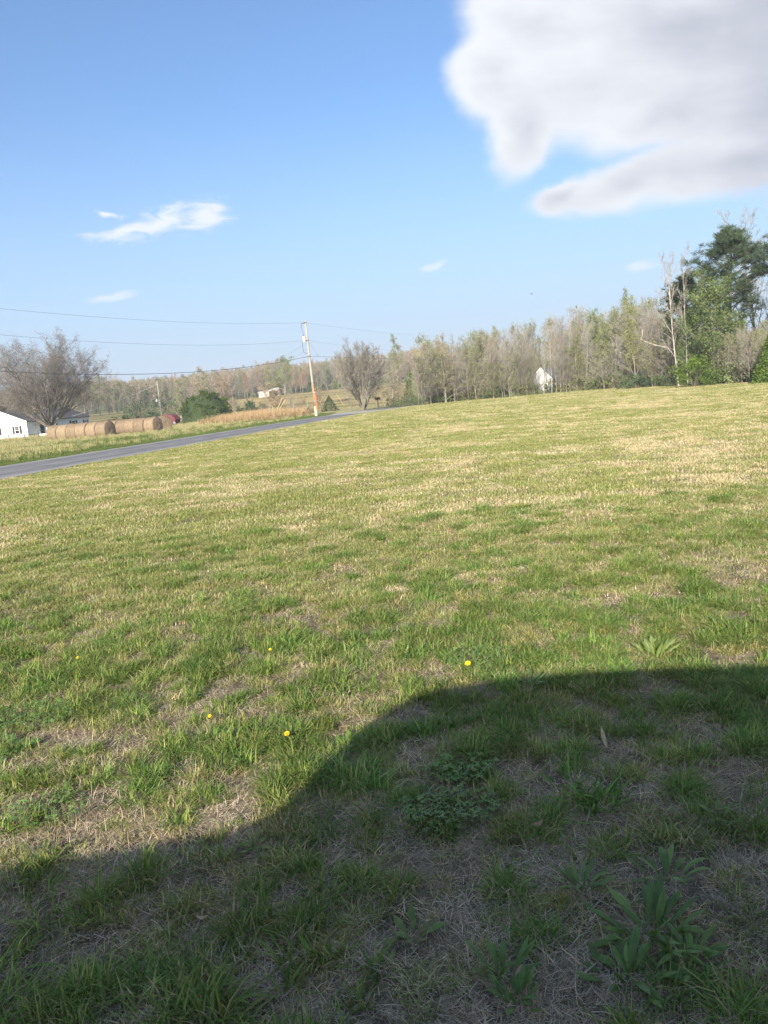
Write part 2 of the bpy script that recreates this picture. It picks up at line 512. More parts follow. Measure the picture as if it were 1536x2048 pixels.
def in_car_gap(x, y): return y < .9


def build_grass():
    r = random.Random(11)
    near = []
    for i in range(4): near.append(tuft_mesh('green_tuft', r, 40, .055, .078, .0046, .62, GRN * 3 + STR[:1], .55, 3))          # 0-3
    for i in range(3): near.append(tuft_mesh('tall_tuft', r, 54, .060, .125, .0058, .62, GRB * 2 + GRN, .55, 3))                 # 4-6
    for i in range(3): near.append(tuft_mesh('straw_tuft', r, 58, .085, .07, .0030, 1.25, STR * 2 + DED, .3, 3, DEAD_MAT, .85, .35))       # 7-9
    for i in range(4): near.append(tuft_mesh('thatch_mat', r, 96, .13, .085, .0026, 1.4, DED * 3 + STR[:1] + DARK, .2, 3, DEAD_MAT, .85, .45))     # 10-13
    for i in range(2): near.append(tuft_mesh('broad_tuft', r, 16, .05, .12, .013, .8, GRB, .4, 3))                             # 14-15
    pts = []
    # near zone: a mat of dead thatch with green tufts standing in clumps
    def tint(): 
        k = r.uniform(.82, 1.18); h = r.uniform(.92, 1.14); return (k * h, k, k * .95)
    def dryness(x, y):
        d = nz(x, y, .5, 3.) * .55 + nz(x, y, 1.9, 9.) * .75
        d += .30 * clamp01((3.4 - y) / 1.6) * (1 if x > -.35 else .55) - .08
        return d
    for _ in range(21000):
        y = math.sqrt(r.uniform(.95 ** 2, 100)) if r.random() < .6 else (r.uniform(.95, 10) if r.random() < .6 else r.uniform(.95, 4))
        x = r.uniform(-1, 1) * (y * .78 + .9)
        u = r.random()
        i = r.choice((10, 11, 12, 13)) if u < (.7 - .45 * clamp01((y - 2.8) / 2.5)) else r.choice((7, 8, 9))
        if u > .9: i = r.choice((0, 1, 2, 3))
        pts.append((x, y, terr(x, y), r.random() * 6.28, r.uniform(-.12, .12), r.uniform(-.12, .12), r.uniform(.65, 1.15), i, tint()))
    n_c = 0
    for _ in range(6500):
        y = math.sqrt(r.uniform(.95 ** 2, 105)) if r.random() < .62 else r.uniform(.95, 10.2)
        x = r.uniform(-1, 1) * (y * .78 + .9)
        if y < 4.6 and r.random() < .72 * (1 - sstep(3.6, 4.6, y)) + .0: continue
        d = dryness(x, y)
        if d + r.gauss(0, .10) > .32 - .34 * clamp01((3.9 - y) / 1.3): continue
        n_c += 1
        big = r.random() < (.45 - .33 * clamp01((y - 3.5) / 4)); rad_ = r.uniform(.03, .075) * (1.25 if big else 1)
        nn = int(r.uniform(3, 7) * (1.3 if big else 1)); t0 = tint(); sc_ = r.uniform(.75, 1.25) * (1 + .18 * clamp01((3.6 - y) / 1.))
        kind_ = r.random()
        for j in range(nn):
            xx, yy = x + r.gauss(0, rad_), y + r.gauss(0, rad_)
            if yy < .95: continue
            if kind_ > .96: i = r.choice((14, 15))
            elif big: i = r.choice((4, 5, 6))
            else: i = r.choice((0, 1, 2, 3))
            pts.append((xx, yy, terr(xx, yy), r.random() * 6.28, r.uniform(-.2, .2), r.uniform(-.2, .2), sc_ * r.uniform(.65, 1.05), i, t0))
    # single compact tufts close to the viewer
    gy_ = 1.0
    while gy_ < 5.2:
        gx_ = -(gy_ * .78 + .9)
        while gx_ < gy_ * .78 + .9:
            x, y = gx_ + r.uniform(-.08, .08), gy_ + r.uniform(-.08, .08)
            gx_ += .15
            keep = .54 + .24 * sstep(2.5, 3.2, y) - .5 * max(0, dryness(x, y) - .15) - (.10 if (x > .1 and y < 2.6) else 0)
            if r.random() > keep: continue
            t0 = tint(); big = r.random() < .6; sc_ = r.uniform(.7, 1.25)
            for j in range(r.randint(2, 5)):
                xx, yy = x + r.gauss(0, .026), y + r.gauss(0, .026)
                i = r.choice((4, 5, 6)) if big else r.choice((0, 1, 2, 3))
                if r.random() < .03: i = r.choice((14, 15))
                pts.append((xx, yy, terr(xx, yy), r.random() * 6.28, r.uniform(-.2, .2), r.uniform(-.2, .2), sc_ * r.uniform(.65, 1.05), i, t0))
        gy_ += .15
    print('near', n_c, len(pts))
    g = instancer('pasture_grass', near, pts)
    tag(g, 'rough pasture grass of green tufts and grey dead thatch filling the foreground', 'grass', kind='stuff')
    # middle zone patches
    mid = []
    for i in range(5): mid.append(tuft_mesh('mid_green', r, 64, .22, .055, .009, .55, GRN * 4 + STR[:2], .4, 2))     # 0-4
    for i in range(4): mid.append(tuft_mesh('mid_straw', r, 60, .20, .06, .008, .7, STR * 3 + GRN[:2] + DED[:1], .4, 2, DEAD_MAT))  # 5-8
    for i in range(2): mid.append(tuft_mesh('mid_lush', r, 70, .16, .085, .010, .5, GRN * 3, .4, 2))     # 9-10
    pts = []
    def fieldok(x, y):
        return x > road_x(min(y, 100), 0) + .05 + .3 * nz(x, y, 1.1, 7.) and not (y > 100 and x < road_x(100, 0) + (y - 100) * .3)
    def put_mid(y, x, s0, dens=1.):
        dry = nz(x, y, .28, 5.) * .42 + nz(x, y, 1.3, 12.) * .55 + nz(x, y, 3.5, 2.) * .45
        fx = x / max(y, 1)
        dry += .20 * sstep(-.25, .35, fx) + .03 - .05 * (1 - sstep(9, 18, y))
        u = r.random()
        if dry + r.gauss(0, .2) > .27: i = r.choice((5, 6, 7, 8))
        elif nz(x, y, .8, 33.) > .22 and u < .4: i = r.choice((9, 10))
        else: i = r.choice((0, 1, 2, 3, 4))
        k = r.uniform(.85, 1.15); h = r.uniform(.94, 1.12)
        return (x, y, terr(x, y), r.random() * 6.28, 0, 0, s0 * r.uniform(.75, 1.2), i, (k * h, k, k * .95))
    for _ in range(35000):
        y = 5.2 + (38 - 5.2) * r.random() ** 1.3
        x = r.uniform(-1, 1) * (y * .66 + 1)
        if y < 10 and r.random() > sstep(4.8, 9.5, y): continue
        if fieldok(x, y): pts.append(put_mid(y, x, (.72 + .28 * sstep(6, 12, y)) + max(0, (y - 15) / 60)))
    for _ in range(34000):
        y = 37 + (150 - 37) * r.random() ** 1.1
        x = -y * .4 - 2 + r.random() * (y * 1.05 + 4)
        if fieldok(x, y) and in_field(x, y): pts.append(put_mid(y, x, 1.6 + (y - 38) / 60))
    g = instancer('field_grass', mid, pts)
    tag(g, 'mown field of green grass flecked with straw running to the wood', 'grass', kind='stuff')


# far boundary of the mown field: polyline in pixels along the wood's foot
FB = [ground(*q) for q in ((832, 812), (880, 806.5), (950, 800), (1010, 795.5), (1085, 788.5), (1160, 782), (1250, 776), (1340, 773), (1440, 769), (1536, 765), (1650, 760))]
print('FB', [(round(q.x), round(q.y)) for q in FB])


def fb_y(x):
    for a, b in zip(FB[:-1], FB[1:]):
        if a.x <= x <= b.x: return a.y + (b.y - a.y) * (x - a.x) / (b.x - a.x)
    return FB[0].y if x < FB[0].x else FB[-1].y


def in_field(x, y): return y < fb_y(x) + .5


build_grass()


# verge and hayfield beyond the road
def build_verge():
    r = random.Random(5)
    TAN = [(.44, .36, .20), (.36, .30, .17), (.48, .41, .25)]
    RED = [(.36, .21, .11), (.42, .26, .14), (.33, .19, .10)]
    ms = []
    for i in range(3): ms.append(tuft_mesh('verge_green', r, 46, .35, .22, .022, .4, [(.11, .16, .045), (.135, .19, .055), (.17, .20, .07)], .3, 2))   # 0-2
    for i in range(3): ms.append(tuft_mesh('pale_tall', r, 46, .35, .62, .018, .18, TAN * 2 + GRN[:2], .15, 2, DEAD_MAT))           # 3-5
    for i in range(2): ms.append(tuft_mesh('russet_tall', r, 50, .35, .95, .018, .15, RED + TAN, .15, 2, DEAD_MAT))             # 6-7
    pts = []
    for _ in range(26000):
        y = r.uniform(22, 150)
        xe = road_x(min(y, 100), 1) - .1
        lim = xe - 2 - y * .42
        x = xe - (xe - lim) * r.random() ** 1.15
        if x < -y * .62 - 4: continue
        d = xe - x
        if y > 118 and x > -16: continue
        # strip widths
        nn = nz(x, y, .12, 4.)
        edge1 = 6.0 + nn * 3
        pfr = sstep(88, 112, y)
        if d < 1.6: i, s = r.choice((0, 1, 2)), r.uniform(.4, .7)
        elif d < edge1 * (1 - .35 * pfr): i, s = (r.choice((0, 1, 2)), r.uniform(.7, 1.2)) if r.random() < .85 else (r.choice((3, 4, 5)), r.uniform(.4, .7))
        elif pfr > .3 and r.random() < pfr * .8 and d < 16: i, s = r.choice((6, 7)), r.uniform(.7, 1.25)
        elif y > 128 + nn * 10: i, s = (r.choice((0, 1, 2)), r.uniform(.6, 1.0))
        elif r.random() < .20 + nn * .7 + .25 * sstep(10, 22, d): i, s = r.choice((3, 4, 5)), r.uniform(.35, .8)
        else: i, s = r.choice((0, 1, 2)), r.uniform(.8, 1.4)
        k = r.uniform(.85, 1.15)
        pts.append((x, y, terr(x, y), r.random() * 6.28, 0, 0, s * (1 + max(0, y - 60) / 160), i, (k, k, k)))
    g = instancer('verge_grass', ms, pts)
    tag(g, 'tall green and pale tan grass between the road and the hay bales', 'grass', kind='stuff')
build_verge()

# ------------------------------------------------- the vehicle behind the viewer
def paint(name, col, rough=.35, metallic=0., coat=0.):
    m = material(name, col, rough, .05, 3, metallic=metallic)
    m.node_tree.nodes['Principled BSDF'].inputs['Coat Weight'].default_value = coat
    return m
M['car_paint'] = paint('white car paint', (.8, .8, .78), .3, 0, .6)  # unseen car's white picked to bounce light into the shade beside it
M['glass'] = paint('dark window glass', (.02, .025, .03), .06)
M['rubber'] = material('black rubber', (.02, .02, .02), .8, .2, 20)
M['steel'] = paint('bright steel', (.5, .5, .52), .3, .8)
M['lamp_glass'] = paint('headlight glass', (.7, .7, .72), .1)


def build_suv():
    root = empty('suv', (0, -1.27, terr(0, -1)), 0, 'white four wheel drive parked broadside behind the viewer, shading the grass', 'car')
    # side profile in x,z : nose at -2.85, tail at +2.05
    prof = [(-2.85, .45), (-2.9, .85), (-2.82, 1.14), (-2.4, 1.215), (-1.8, 1.25), (-1.56, 1.265), (-1.42, 1.33), (-1.40, 1.40), (-1.385, 1.47), (-1.34, 1.57), (-1.27, 1.69), (-1.16, 1.765), (-1.0, 1.80), (-.70, 1.83), (-.15, 1.825), (.74, 1.775), (1.85, 1.72), (2.0, 1.66), (2.1, 1.15), (2.12, .45)]
    b = MB()
    def halfw(z, x): return .93 - max(0, z - 1.15) * .10
    L = [(x, -halfw(z, x), z) for x, z in prof]; Rr = [(x, halfw(z, x), z) for x, z in prof]
    k = len(prof)
    for i in range(k - 1): b.poly([L[i], Rr[i], Rr[i + 1], L[i + 1]])
    b.poly([L[-1], Rr[-1], Rr[0], L[0]])
    b.poly(list(reversed(L))); b.poly(Rr)
    b.build('body', M['car_paint'], root)
    for s in (-1, 1):
        for (x0, x1, x2, x3) in ((-1.30, -1.18, -.30, -.30), (-.22, -.22, .75, .75), (.83, .83, 1.85, 1.8)):
            w = MB(); y0 = s * (halfw(1.25, 0) + .004); y1 = s * (halfw(1.68, 0) + .004)
            w.poly([(x0, y0, 1.25), (x3 if x3 > x2 else x2, y0, 1.25), (x2, y1, 1.68), (x1, y1, 1.68)])
            w.build('side_window', M['glass'], root)
        for x in (-.15, .9):
            w = MB(); w.box((x, s * .945, 1.08), (.16, .03, .03)); w.build('door_handle', M['steel'], root)
        w = MB(); w.box((-1.05, s * 1.03, 1.28), (.12, .2, .16)); w.build('wing_mirror', M['car_paint'], root)
        w = MB(); w.box((-2.9, s * .68, .92), (.05, .3, .18)); w.build('headlight', M['lamp_glass'], root)
        for x in (-1.95, 1.35):
            wl = empty('wheel', (x, s * .86, .36)); wl.parent = root
            t = MB(); t.tube([(0, -.12, 0), (0, .12, 0)], [.36, .36], 24); t.build('tyre', M['rubber'], wl)
            t = MB(); t.tube([(0, -.128, 0), (0, .128, 0)], [.22, .22], 16); t.build('rim', M['steel'], wl)
    w = MB(); w.poly([(-1.45, -.8, 1.34), (-1.45, .8, 1.34), (-1.29, .76, 1.70), (-1.29, -.76, 1.70)]); w.build('windscreen', M['glass'], root)
    w = MB(); w.box((0, 0, .62), (4.7, 1.5, .5)); w.build('chassis', M['rubber'], root)
build_suv()

# -------------------------------------------------------------------- trees
def bark(name, col, col2):
    return material(name, col, .9, .2, 3, col2, bump=0, objvar=.14, rand_hue=.06, stretch=(1, 1, .25))
M['bark_grey'] = bark('grey bark', (.27, .245, .21), (.17, .15, .13))
M['bark_pale'] = bark('pale bark', (.42, .40, .36), (.25, .23, .20))
M['bark_brown'] = bark('brown bark', (.12, .10, .085), (.07, .06, .05))
M['bark_white'] = bark('bleached bare wood', (.58, .55, .50), (.42, .38, .33))
M['twig_grey'] = material('grey twigs', (.27, .245, .21), .9, 0, objvar=.18, rand_hue=.08)
M['twig_bare'] = material('grey brown twigs', (.165, .152, .142), .9, 0, objvar=.05)
M['twig_tan'] = material('tan twigs', (.33, .265, .20), .9, 0, objvar=.15, rand_hue=.10)
M['twig_dark'] = material('dark brown twigs', (.145, .115, .10), .9, 0, objvar=.1)
M['twig_olive'] = material('olive twigs', (.28, .265, .18), .9, 0, objvar=.1)


def leafmat(name, c1, c2, tr=.35, ov=.12):
    m = material(name, c1, .6, .35, .55, c2, trans=tr, objvar=ov, rand_hue=.08, spec=.25)
    return m
M['leaf_bud'] = leafmat('grey green buds', (.26, .28, .14), (.19, .215, .11))
M['leaf_yellow'] = leafmat('yellow green young leaves', (.28, .31, .11), (.20, .24, .085))
M['leaf_spring'] = leafmat('fresh spring leaves', (.18, .24, .075), (.11, .16, .05))
M['leaf_tan'] = leafmat('tan catkins', (.36, .30, .18), (.29, .235, .16))
M['leaf_red'] = leafmat('red maple flowers', (.38, .20, .14), (.30, .17, .12))
M['leaf_pine'] = leafmat('pine needles', (.070, .105, .045), (.045, .072, .035), .12)
M['leaf_cedar'] = leafmat('cedar sprays', (.085, .12, .06), (.05, .078, .042), .12)
M['leaf_bush'] = leafmat('broad evergreen leaves', (.085, .125, .026), (.05, .08, .018), .2)
M['leaf_bright'] = leafmat('bright green shrub leaves', (.125, .185, .03), (.07, .115, .022), .3)


class Tree:
    """bare skeleton grown recursively: wood = tubes, twigs = fine three sided spikes"""
    def __init__(s, seed): s.r = random.Random(seed); s.wood = MB(); s.tw = MB(); s.lf = MB(); s.tips = []
    def branch(s, p, d, L, R, lv, sp):
        r = s.r; segs = sp['segs'][lv]; pts = [p.copy()]; q = p.copy(); dd = d.copy()
        for k in range(segs):
            w = sp['wob'][lv]
            dd = (dd + Vector((r.gauss(0, w), r.gauss(0, w), r.gauss(0, w))) + Vector((0, 0, sp['up'][lv]))).normalized()
            q = q + dd * (L / segs); pts.append(q.copy())
        last = lv == len(sp['n'])
        rr = [R * (1 - (1 - sp.get('tip', .35)) * (k / segs)) for k in range(segs + 1)]
        if last or lv >= sp.get('twig_lv', 3): rr[-1] = R * .25
        if lv < sp.get('twig_lv', 3): s.wood.tube(pts, rr, (8, 6, 4, 3, 3)[lv], 0, cap=False)
        else: s.tw.tube(pts, rr, 3, 0, cap=False)
        if lv >= sp.get('tip_lv', 3): s.tips.append((pts[-1], dd))
        if last: return
        n_ = sp['n'][lv]; n_ = max(1, int(round(n_ * r.uniform(.8, 1.2))))
        for j in range(n_):
            t = sp['t0'][lv] + (1 - sp['t0'][lv]) * ((j + r.random()) / n_)
            f = t * segs; k = min(segs - 1, int(f)); a = pts[k].lerp(pts[k + 1], f - k)
            base = (pts[k + 1] - pts[k]).normalized()
            az = j * 2.4 + r.random() * 1.2
            px_ = base.orthogonal().normalized(); py_ = base.cross(px_)
            side = px_ * math.cos(az) + py_ * math.sin(az)
            an = sp['ang'][lv] * r.uniform(.7, 1.3)
            nd = (base * math.cos(an) + side * math.sin(an)).normalized()
            LL = L * sp['len'][lv] * (1 - sp['taper'][lv] * t) * r.uniform(.75, 1.2)
            RR = max(sp['rmin'], min(rr[k] * .8, R * sp['rad'][lv] * (1 - .5 * t)))
            s.branch(a, nd, LL, RR, lv + 1, sp)
    def leaves(s, nper, size, spread, prob=1., narrow=1., shape='quad', zmin=None):
        r = s.r
        for p, d in s.tips:
            if r.random() > prob: continue
            if zmin and p.z < zmin * r.uniform(.8, 1.2): continue
            for _ in range(nper):
                c = p + Vector((r.gauss(0, spread), r.gauss(0, spread), r.gauss(0, spread)))
                leaf(s.lf, r, c, size * r.uniform(.6, 1.3), narrow)


def leaf(b, r, c, sz, narrow=1.):
    a = Vector((r.gauss(0, 1), r.gauss(0, 1), r.gauss(0, .7))).normalized()
    e = a.orthogonal().normalized(); e = (e * math.cos(r.random() * 6.28) + a.cross(e) * math.sin(r.random() * 6.28)) * narrow
    h = a * (sz / 2); w = e * (sz * .36)
    b.poly([c - h, c + w, c + h * .8 + w * .2, c - w])


def finish(t, name, loc, mats, label=None, group=None, cat='tree', crown='crown', leafname='foliage', split=False):
    root = empty(name, loc, 0, label, cat, group)
    t.wood.build('trunk', mats[0], root, smooth=True)
    if t.lf.f:
        # twigs and leaves together make the crown
        off = len(t.tw.v); c = MB(); c.v = t.tw.v + t.lf.v; c.f = t.tw.f + [tuple(i + off for i in f) for f in t.lf.f]
        c.m = [0] * len(t.tw.f) + [1] * len(t.lf.f)
        c.build(crown, [mats[1], mats[2]], root)
    elif t.tw.f:
        t.tw.build(crown, mats[1], root)
    return root


# upright woodland tree of unit height 10 m
def forest_spec(h):
    return dict(segs=[7, 4, 3, 2, 1], wob=[.035, .10, .14, .18, .2], up=[.04, .13, .12, .08, .05],
                n=[13, 6, 5, 4], t0=[.28, .2, .15, .1], ang=[.62, .6, .65, .7], len=[.36, .50, .52, .6],
                taper=[.45, .35, .3, .2], rad=[.42, .5, .5, .6], rmin=.009, tip=.25, twig_lv=3, tip_lv=4)


def forest_tree(seed, h=10., lean=.0, budmat=None, leaves=0, lsize=.2, wood='bark_grey', twig='twig_grey', name='bare_tree', low=.10, nl=17, wide=1., rw=1.):
    t = Tree(seed); sp = forest_spec(h); sp['t0'][0] = low; sp['n'][0] = nl; sp['len'][0] = .36 * wide
    sp['rmin'] = .011 * rw
    a = t.r.random() * 6.28
    t.branch(Vector((0, 0, -.15)), Vector((math.cos(a) * lean, math.sin(a) * lean, 1)).normalized(), h * .93, h * (.0085 if wood == 'bark_pale' else .0115), 0, sp)
    if leaves: t.leaves(leaves, lsize, .16, .7)
    return finish(t, name, (0, 0, 0), (M[wood], M[twig], M[budmat] if budmat else None))


FOREST = []      # prototypes; each is used itself at its first place
def protos():
    P = {}
    P['grey'] = [forest_tree(100 + i, 10, .06, wide=(1.1, .95, 1.3, .85)[i]) for i in range(4)]
    P['pale'] = [forest_tree(120 + i, 10, .10, wood='bark_pale', twig='twig_grey', low=.25, nl=12, wide=.75) for i in range(2)]
    P['bud'] = [forest_tree(140 + i, 10, .05, 'leaf_bud', 1, .20, twig='twig_olive', name='budding_tree', low=.06, nl=18) for i in range(3)]
    P['yel'] = [forest_tree(150 + i, 10, .05, 'leaf_yellow', 2, .22, twig='twig_olive', name='young_leaf_tree', low=.12, nl=15) for i in range(2)]
    P['green'] = [forest_tree(160 + i, 10, .05, 'leaf_spring', 4, .26, twig='twig_olive', name='green_tree', low=.1, nl=16) for i in range(2)]
    P['tan'] = [forest_tree(170 + i, 10, .05, 'leaf_tan', 1, .2, wood='bark_grey', twig='twig_tan', name='bare_tree', low=.08, nl=17, wide=1.1, rw=1.5) for i in range(4)]
    P['red'] = [forest_tree(180, 10, .05, 'leaf_red', 2, .2, wood='bark_grey', twig='twig_tan', name='flowering_tree', low=.15, nl=14)]
    return P
PR = protos()
USED = set()


def put(kind, loc, h, label, group=None, name=None, wide=1., idx=None, rz=None):
    lst = PR[kind]; i = RNG.randrange(len(lst)) if idx is None else idx
    root = lst[i]; rz = RNG.random() * 6.28 if rz is None else rz; s = h / 10.; sc = (s * wide, s * wide, s)
    key = (kind, i)
    if key not in USED:
        USED.add(key); root.location = loc; root.rotation_euler = (0, 0, rz); root.scale = sc
        tag(root, label, 'tree', group)
        if name: root.name = name
        return root
    return dup(root, loc, rz, sc, label, group, name)


def hpx(base, top_y, base_y, D): return (base_y - top_y) / FPX * D


# evergreen shapes
def blob_leaves(b, r, n_, rx, ry, rz, cz, size, lumps=7, shell=.55, narrow=1., cone=False, flat_bottom=True):
    lp = [(Vector((r.gauss(0, 1), r.gauss(0, 1), r.gauss(0, 1))).normalized(), r.uniform(.7, 1.0)) for _ in range(lumps * 3)]
    k = 0
    while k < n_:
        d = Vector((r.gauss(0, 1), r.gauss(0, 1), r.gauss(0, 1))).normalized()
        if flat_bottom and d.z < -.35: continue
        m = max(max(0, d.dot(q)) ** 6 * w for q, w in lp)
        rad_ = (.78 + .24 * m) * (r.random() ** .25 * (1 - shell) + shell if r.random() < .6 else r.uniform(.92, 1.02))
        if cone:
            zz = r.random() ** 1.3; rr = (1 - zz) * (.75 + .35 * m) * math.sqrt(r.uniform(.35, 1)) + .03; th = r.random() * 6.283
            c = Vector((math.cos(th) * rr * rx, math.sin(th) * rr * ry, zz * rz * 2)) 
        else: c = Vector((d.x * rx * rad_, d.y * ry * rad_, cz + d.z * rz * rad_))
        if c.z < .02: k += 1; continue
        leaf(b, r, c, size * r.uniform(.6, 1.3), narrow); k += 1


def shrub(seed, loc, rx, ry, h, mat, label, name='shrub', n_=2600, size=.2, group=None, core=True, cone=False, cat='shrub', stems=5, narrow=1., wood='bark_brown'):
    r = random.Random(seed); root = empty(name, loc, 0, label, cat, group)
    b = MB()
    if cone:
        blob_leaves(b, r, n_, rx, ry, h / 2, h * .48, size, cone=True, narrow=narrow)
    else:
        nl = 13
        for j in range(nl):
            a = j * 2.4 + r.random(); rr = math.sqrt(r.random()) * .78; zz = r.uniform(.12, .80) * (1.08 - .45 * rr)
            c = Vector((math.cos(a) * rr * rx, math.sin(a) * rr * ry, zz * h)); lr = r.uniform(.24, .46)
            for _ in range(n_ // nl):
                d = Vector((r.gauss(0, 1), r.gauss(0, 1), r.gauss(0, .9))).normalized() * (r.random() ** .4) * r.uniform(.75, 1.15)
                p = c + Vector((d.x * rx * lr, d.y * ry * lr, d.z * h * lr * .62))
                if p.z > .02: leaf(b, r, p, size * r.uniform(.5, 1.2), narrow)
    b.build('crown' if cat == 'tree' else 'foliage', mat, root)
    w = MB()
    for i in range(stems):
        a = i * 2.4 + r.random(); e = Vector((math.cos(a) * rx * .45, math.sin(a) * ry * .45, h * r.uniform(.5, .8)))
        if cone: e = Vector((0, 0, h * .9)) if i == 0 else Vector((math.cos(a) * rx * .6, math.sin(a) * ry * .6, h * .3))
        w.tube([(math.cos(a) * .06, math.sin(a) * .06, -.1), e * .5 + Vector((r.gauss(0, .06), r.gauss(0, .06), 0)), e], [.035 * h / 3, .025 * h / 3, .01], 5, cap=False)
    w.build('trunk' if cat == 'tree' else 'stem', M[wood], root)
    return root


# ---- the wide bare tree by the house
def big_tree():
    D = 122; loc = place(103, 866, D); H = hpx(0, 658, 868, D)
    t = Tree(5)
    t.wood.tube([(0, 0, -.3), (.05, 0, H * .05), (.1, 0, H * .11)], [H * .040, H * .032, H * .034], 9, cap=False)
    for i in range(28):
        a = i * 2.4 + t.r.random() * .6; an = (.04 + 1.16 * math.sqrt((i + .5) / 28)) * t.r.uniform(.88, 1.1)
        d = Vector((math.cos(a) * math.sin(an), math.sin(a) * math.sin(an), math.cos(an)))
        b0 = Vector((math.cos(a) * H * .012, math.sin(a) * H * .012, H * t.r.uniform(.07, .13) + (H * .05 * t.r.random() if an > .9 else 0)))
        L = H * (.90 - .24 * max(0, an - .45) - .14 * max(0, .35 - an) / .35) * t.r.uniform(.85, 1.02)
        sp = dict(segs=[8, 5, 3, 2, 1], wob=[.075, .10, .14, .17, .2], up=[.03 + .05 * max(0, an - .5), .05, .06, .03, 0], n=[13, 7, 5, 3], t0=[.25, .15, .1, .1],
                  ang=[.58, .6, .7, .8], len=[.40, .46, .55, .6], taper=[.45, .3, .2, .2], rad=[.5, .5, .6, .7], rmin=.0135, tip=.25, twig_lv=3, tip_lv=4)
        t.branch(b0, d, L, H * .0085 * t.r.uniform(.7, 1.3), 0, sp)
    t.leaves(1, .13, .1, .4)
    for m in (t.wood, t.tw, t.lf):
        mz = 1
    top = float(np.percentile([v[2] for v in t.tw.v], 99.7)); wmx = float(np.percentile([abs(v[0]) for v in t.tw.v], 98)); print('big tree', H, top, wmx, len(t.tw.f), len(t.lf.f))
    o = finish(t, 'spreading_tree', loc, (M['bark_grey'], M['twig_bare'], M['twig_dark']), 'large bare spreading tree with a short forked trunk beside the white house')
    wreal = 205 / FPX * D / 2
    o.scale = (wreal / wmx * .97, wreal / wmx * .97, H / top * .86)
    return o
BIG = big_tree()
o = dup(BIG, place(-70, 880, 168), 2.0, 1.0, 'bare tree cut off by the left edge of the picture, behind the house'); o.name = 'spreading_tree'


# ---- multi stemmed tree at the drive
def multi_stem():
    D = 119; loc = place(727, 821, D); H = hpx(0, 687, 821, D)
    t = Tree(15)
    for i in range(22):
        a = i * 2.4 + t.r.random() * .5; an = .03 + .56 * math.sqrt(i / 22) * t.r.uniform(.8, 1.1)
        d = Vector((math.cos(a) * math.sin(an), math.sin(a) * math.sin(an), math.cos(an)))
        b0 = Vector((math.cos(a) * .2, math.sin(a) * .2, -.1)) * t.r.uniform(.5, 1.2)
        sp = dict(segs=[7, 5, 3, 2, 1], wob=[.05, .08, .12, .15, .2], up=[.035, .05, .05, .03, 0], n=[12, 6, 5, 3], t0=[.2, .2, .1, .1],
                  ang=[.48, .5, .55, .6], len=[.36, .48, .5, .6], taper=[.4, .3, .2, .2], rad=[.5, .5, .6, .7], rmin=.013, tip=.25, twig_lv=3, tip_lv=4)
        t.branch(b0, d, H * t.r.uniform(.78, .95) * (1 - .25 * an), .058 * t.r.uniform(.7, 1.3), 0, sp)
    t.leaves(1, .12, .08, .35)
    top = float(np.percentile([v[2] for v in t.tw.v], 99.7)); wmx = float(np.percentile([abs(v[0]) for v in t.tw.v], 98)); print('multi', H, top, wmx, len(t.tw.f))
    o = finish(t, 'multi_stem_tree', loc, (M['bark_grey'], M['twig_bare'], M['twig_olive']), 'bare fan shaped tree with many stems from one base where the drive meets the road')
    w = 92 / FPX * D / 2; o.scale = (w / wmx, w / wmx, H / top)
multi_stem()

# ---- the tall pine and its company on the right
def pine():
    D = 100; loc = place(1462, 770, D); H = hpx(0, 462, 770, D)
    t = Tree(33); r = t.r
    tr = [Vector((0, 0, -.2)), Vector((-.2, 0, H * .3)), Vector((.1, 0, H * .6)), Vector((.3, .1, H * .85)), Vector((.2, 0, H * .97))]
    t.wood.tube(tr, [.34, .28, .2, .1, .04], 8, cap=False)
    clumps = []
    for i in range(60):
        z = H * (.36 + .62 * (i / 60) ** .8); f = (z / H - .36) / .62
        base = Vector((.2, 0, z)); a = i * 2.4 + r.random()
        L = (1.5 + 3.6 * math.sin(min(1, f * 1.12) * math.pi) ** .7) * r.uniform(.65, 1.1)
        if f < .3: L *= .8 if r.random() < .6 else 1.5
        d = Vector((math.cos(a), math.sin(a), r.uniform(.15, .7))).normalized()
        p1 = base + d * L * .5; p2 = base + d * L + Vector((0, 0, L * .18))
        t.wood.tube([base, p1, p2], [.08, .05, .02], 4, cap=False)
        for k in range(r.randint(8, 13)):
            q = (p1.lerp(p2, r.uniform(-.2, 1.1))) + Vector((r.gauss(0, .5), r.gauss(0, .5), r.gauss(.1, .35)))
            clumps.append(q); t.tw.tube([p1.lerp(p2, .6), q], [.02, .008], 3, cap=False)
    for c in clumps:
        cr_ = r.uniform(.42, .7)
        for _ in range(85):
            d = Vector((r.gauss(0, 1), r.gauss(0, 1), r.gauss(.25, .8))).normalized()
            e = d.orthogonal().normalized() * .045; q = c + d * cr_ * r.uniform(.2, 1.1); h = d * .13
            t.lf.poly([q - h - e, q - h + e, q + h])
    return finish(t, 'pine_tree', loc, (M['bark_brown'], M['bark_brown'], M['leaf_pine']), 'tallest tree, a dark pine with a rounded crown at the right of the wood')
PINE = pine(); PINE.scale = (.90, .90, .84)
o = dup(PINE, place(1600, 766, 96), 1.7, .8, 'pine at the right edge of the picture reaching dark boughs in from the side'); o.name = 'pine_tree'
o = dup(PINE, place(1378, 772, 106), 3.9, (.62, .62, .66), 'lower dark pine tucked behind the pale bare trunk left of the tallest pine'); o.name = 'pine_tree'
PR['pine'] = [PINE]; USED.add(('pine', 0))


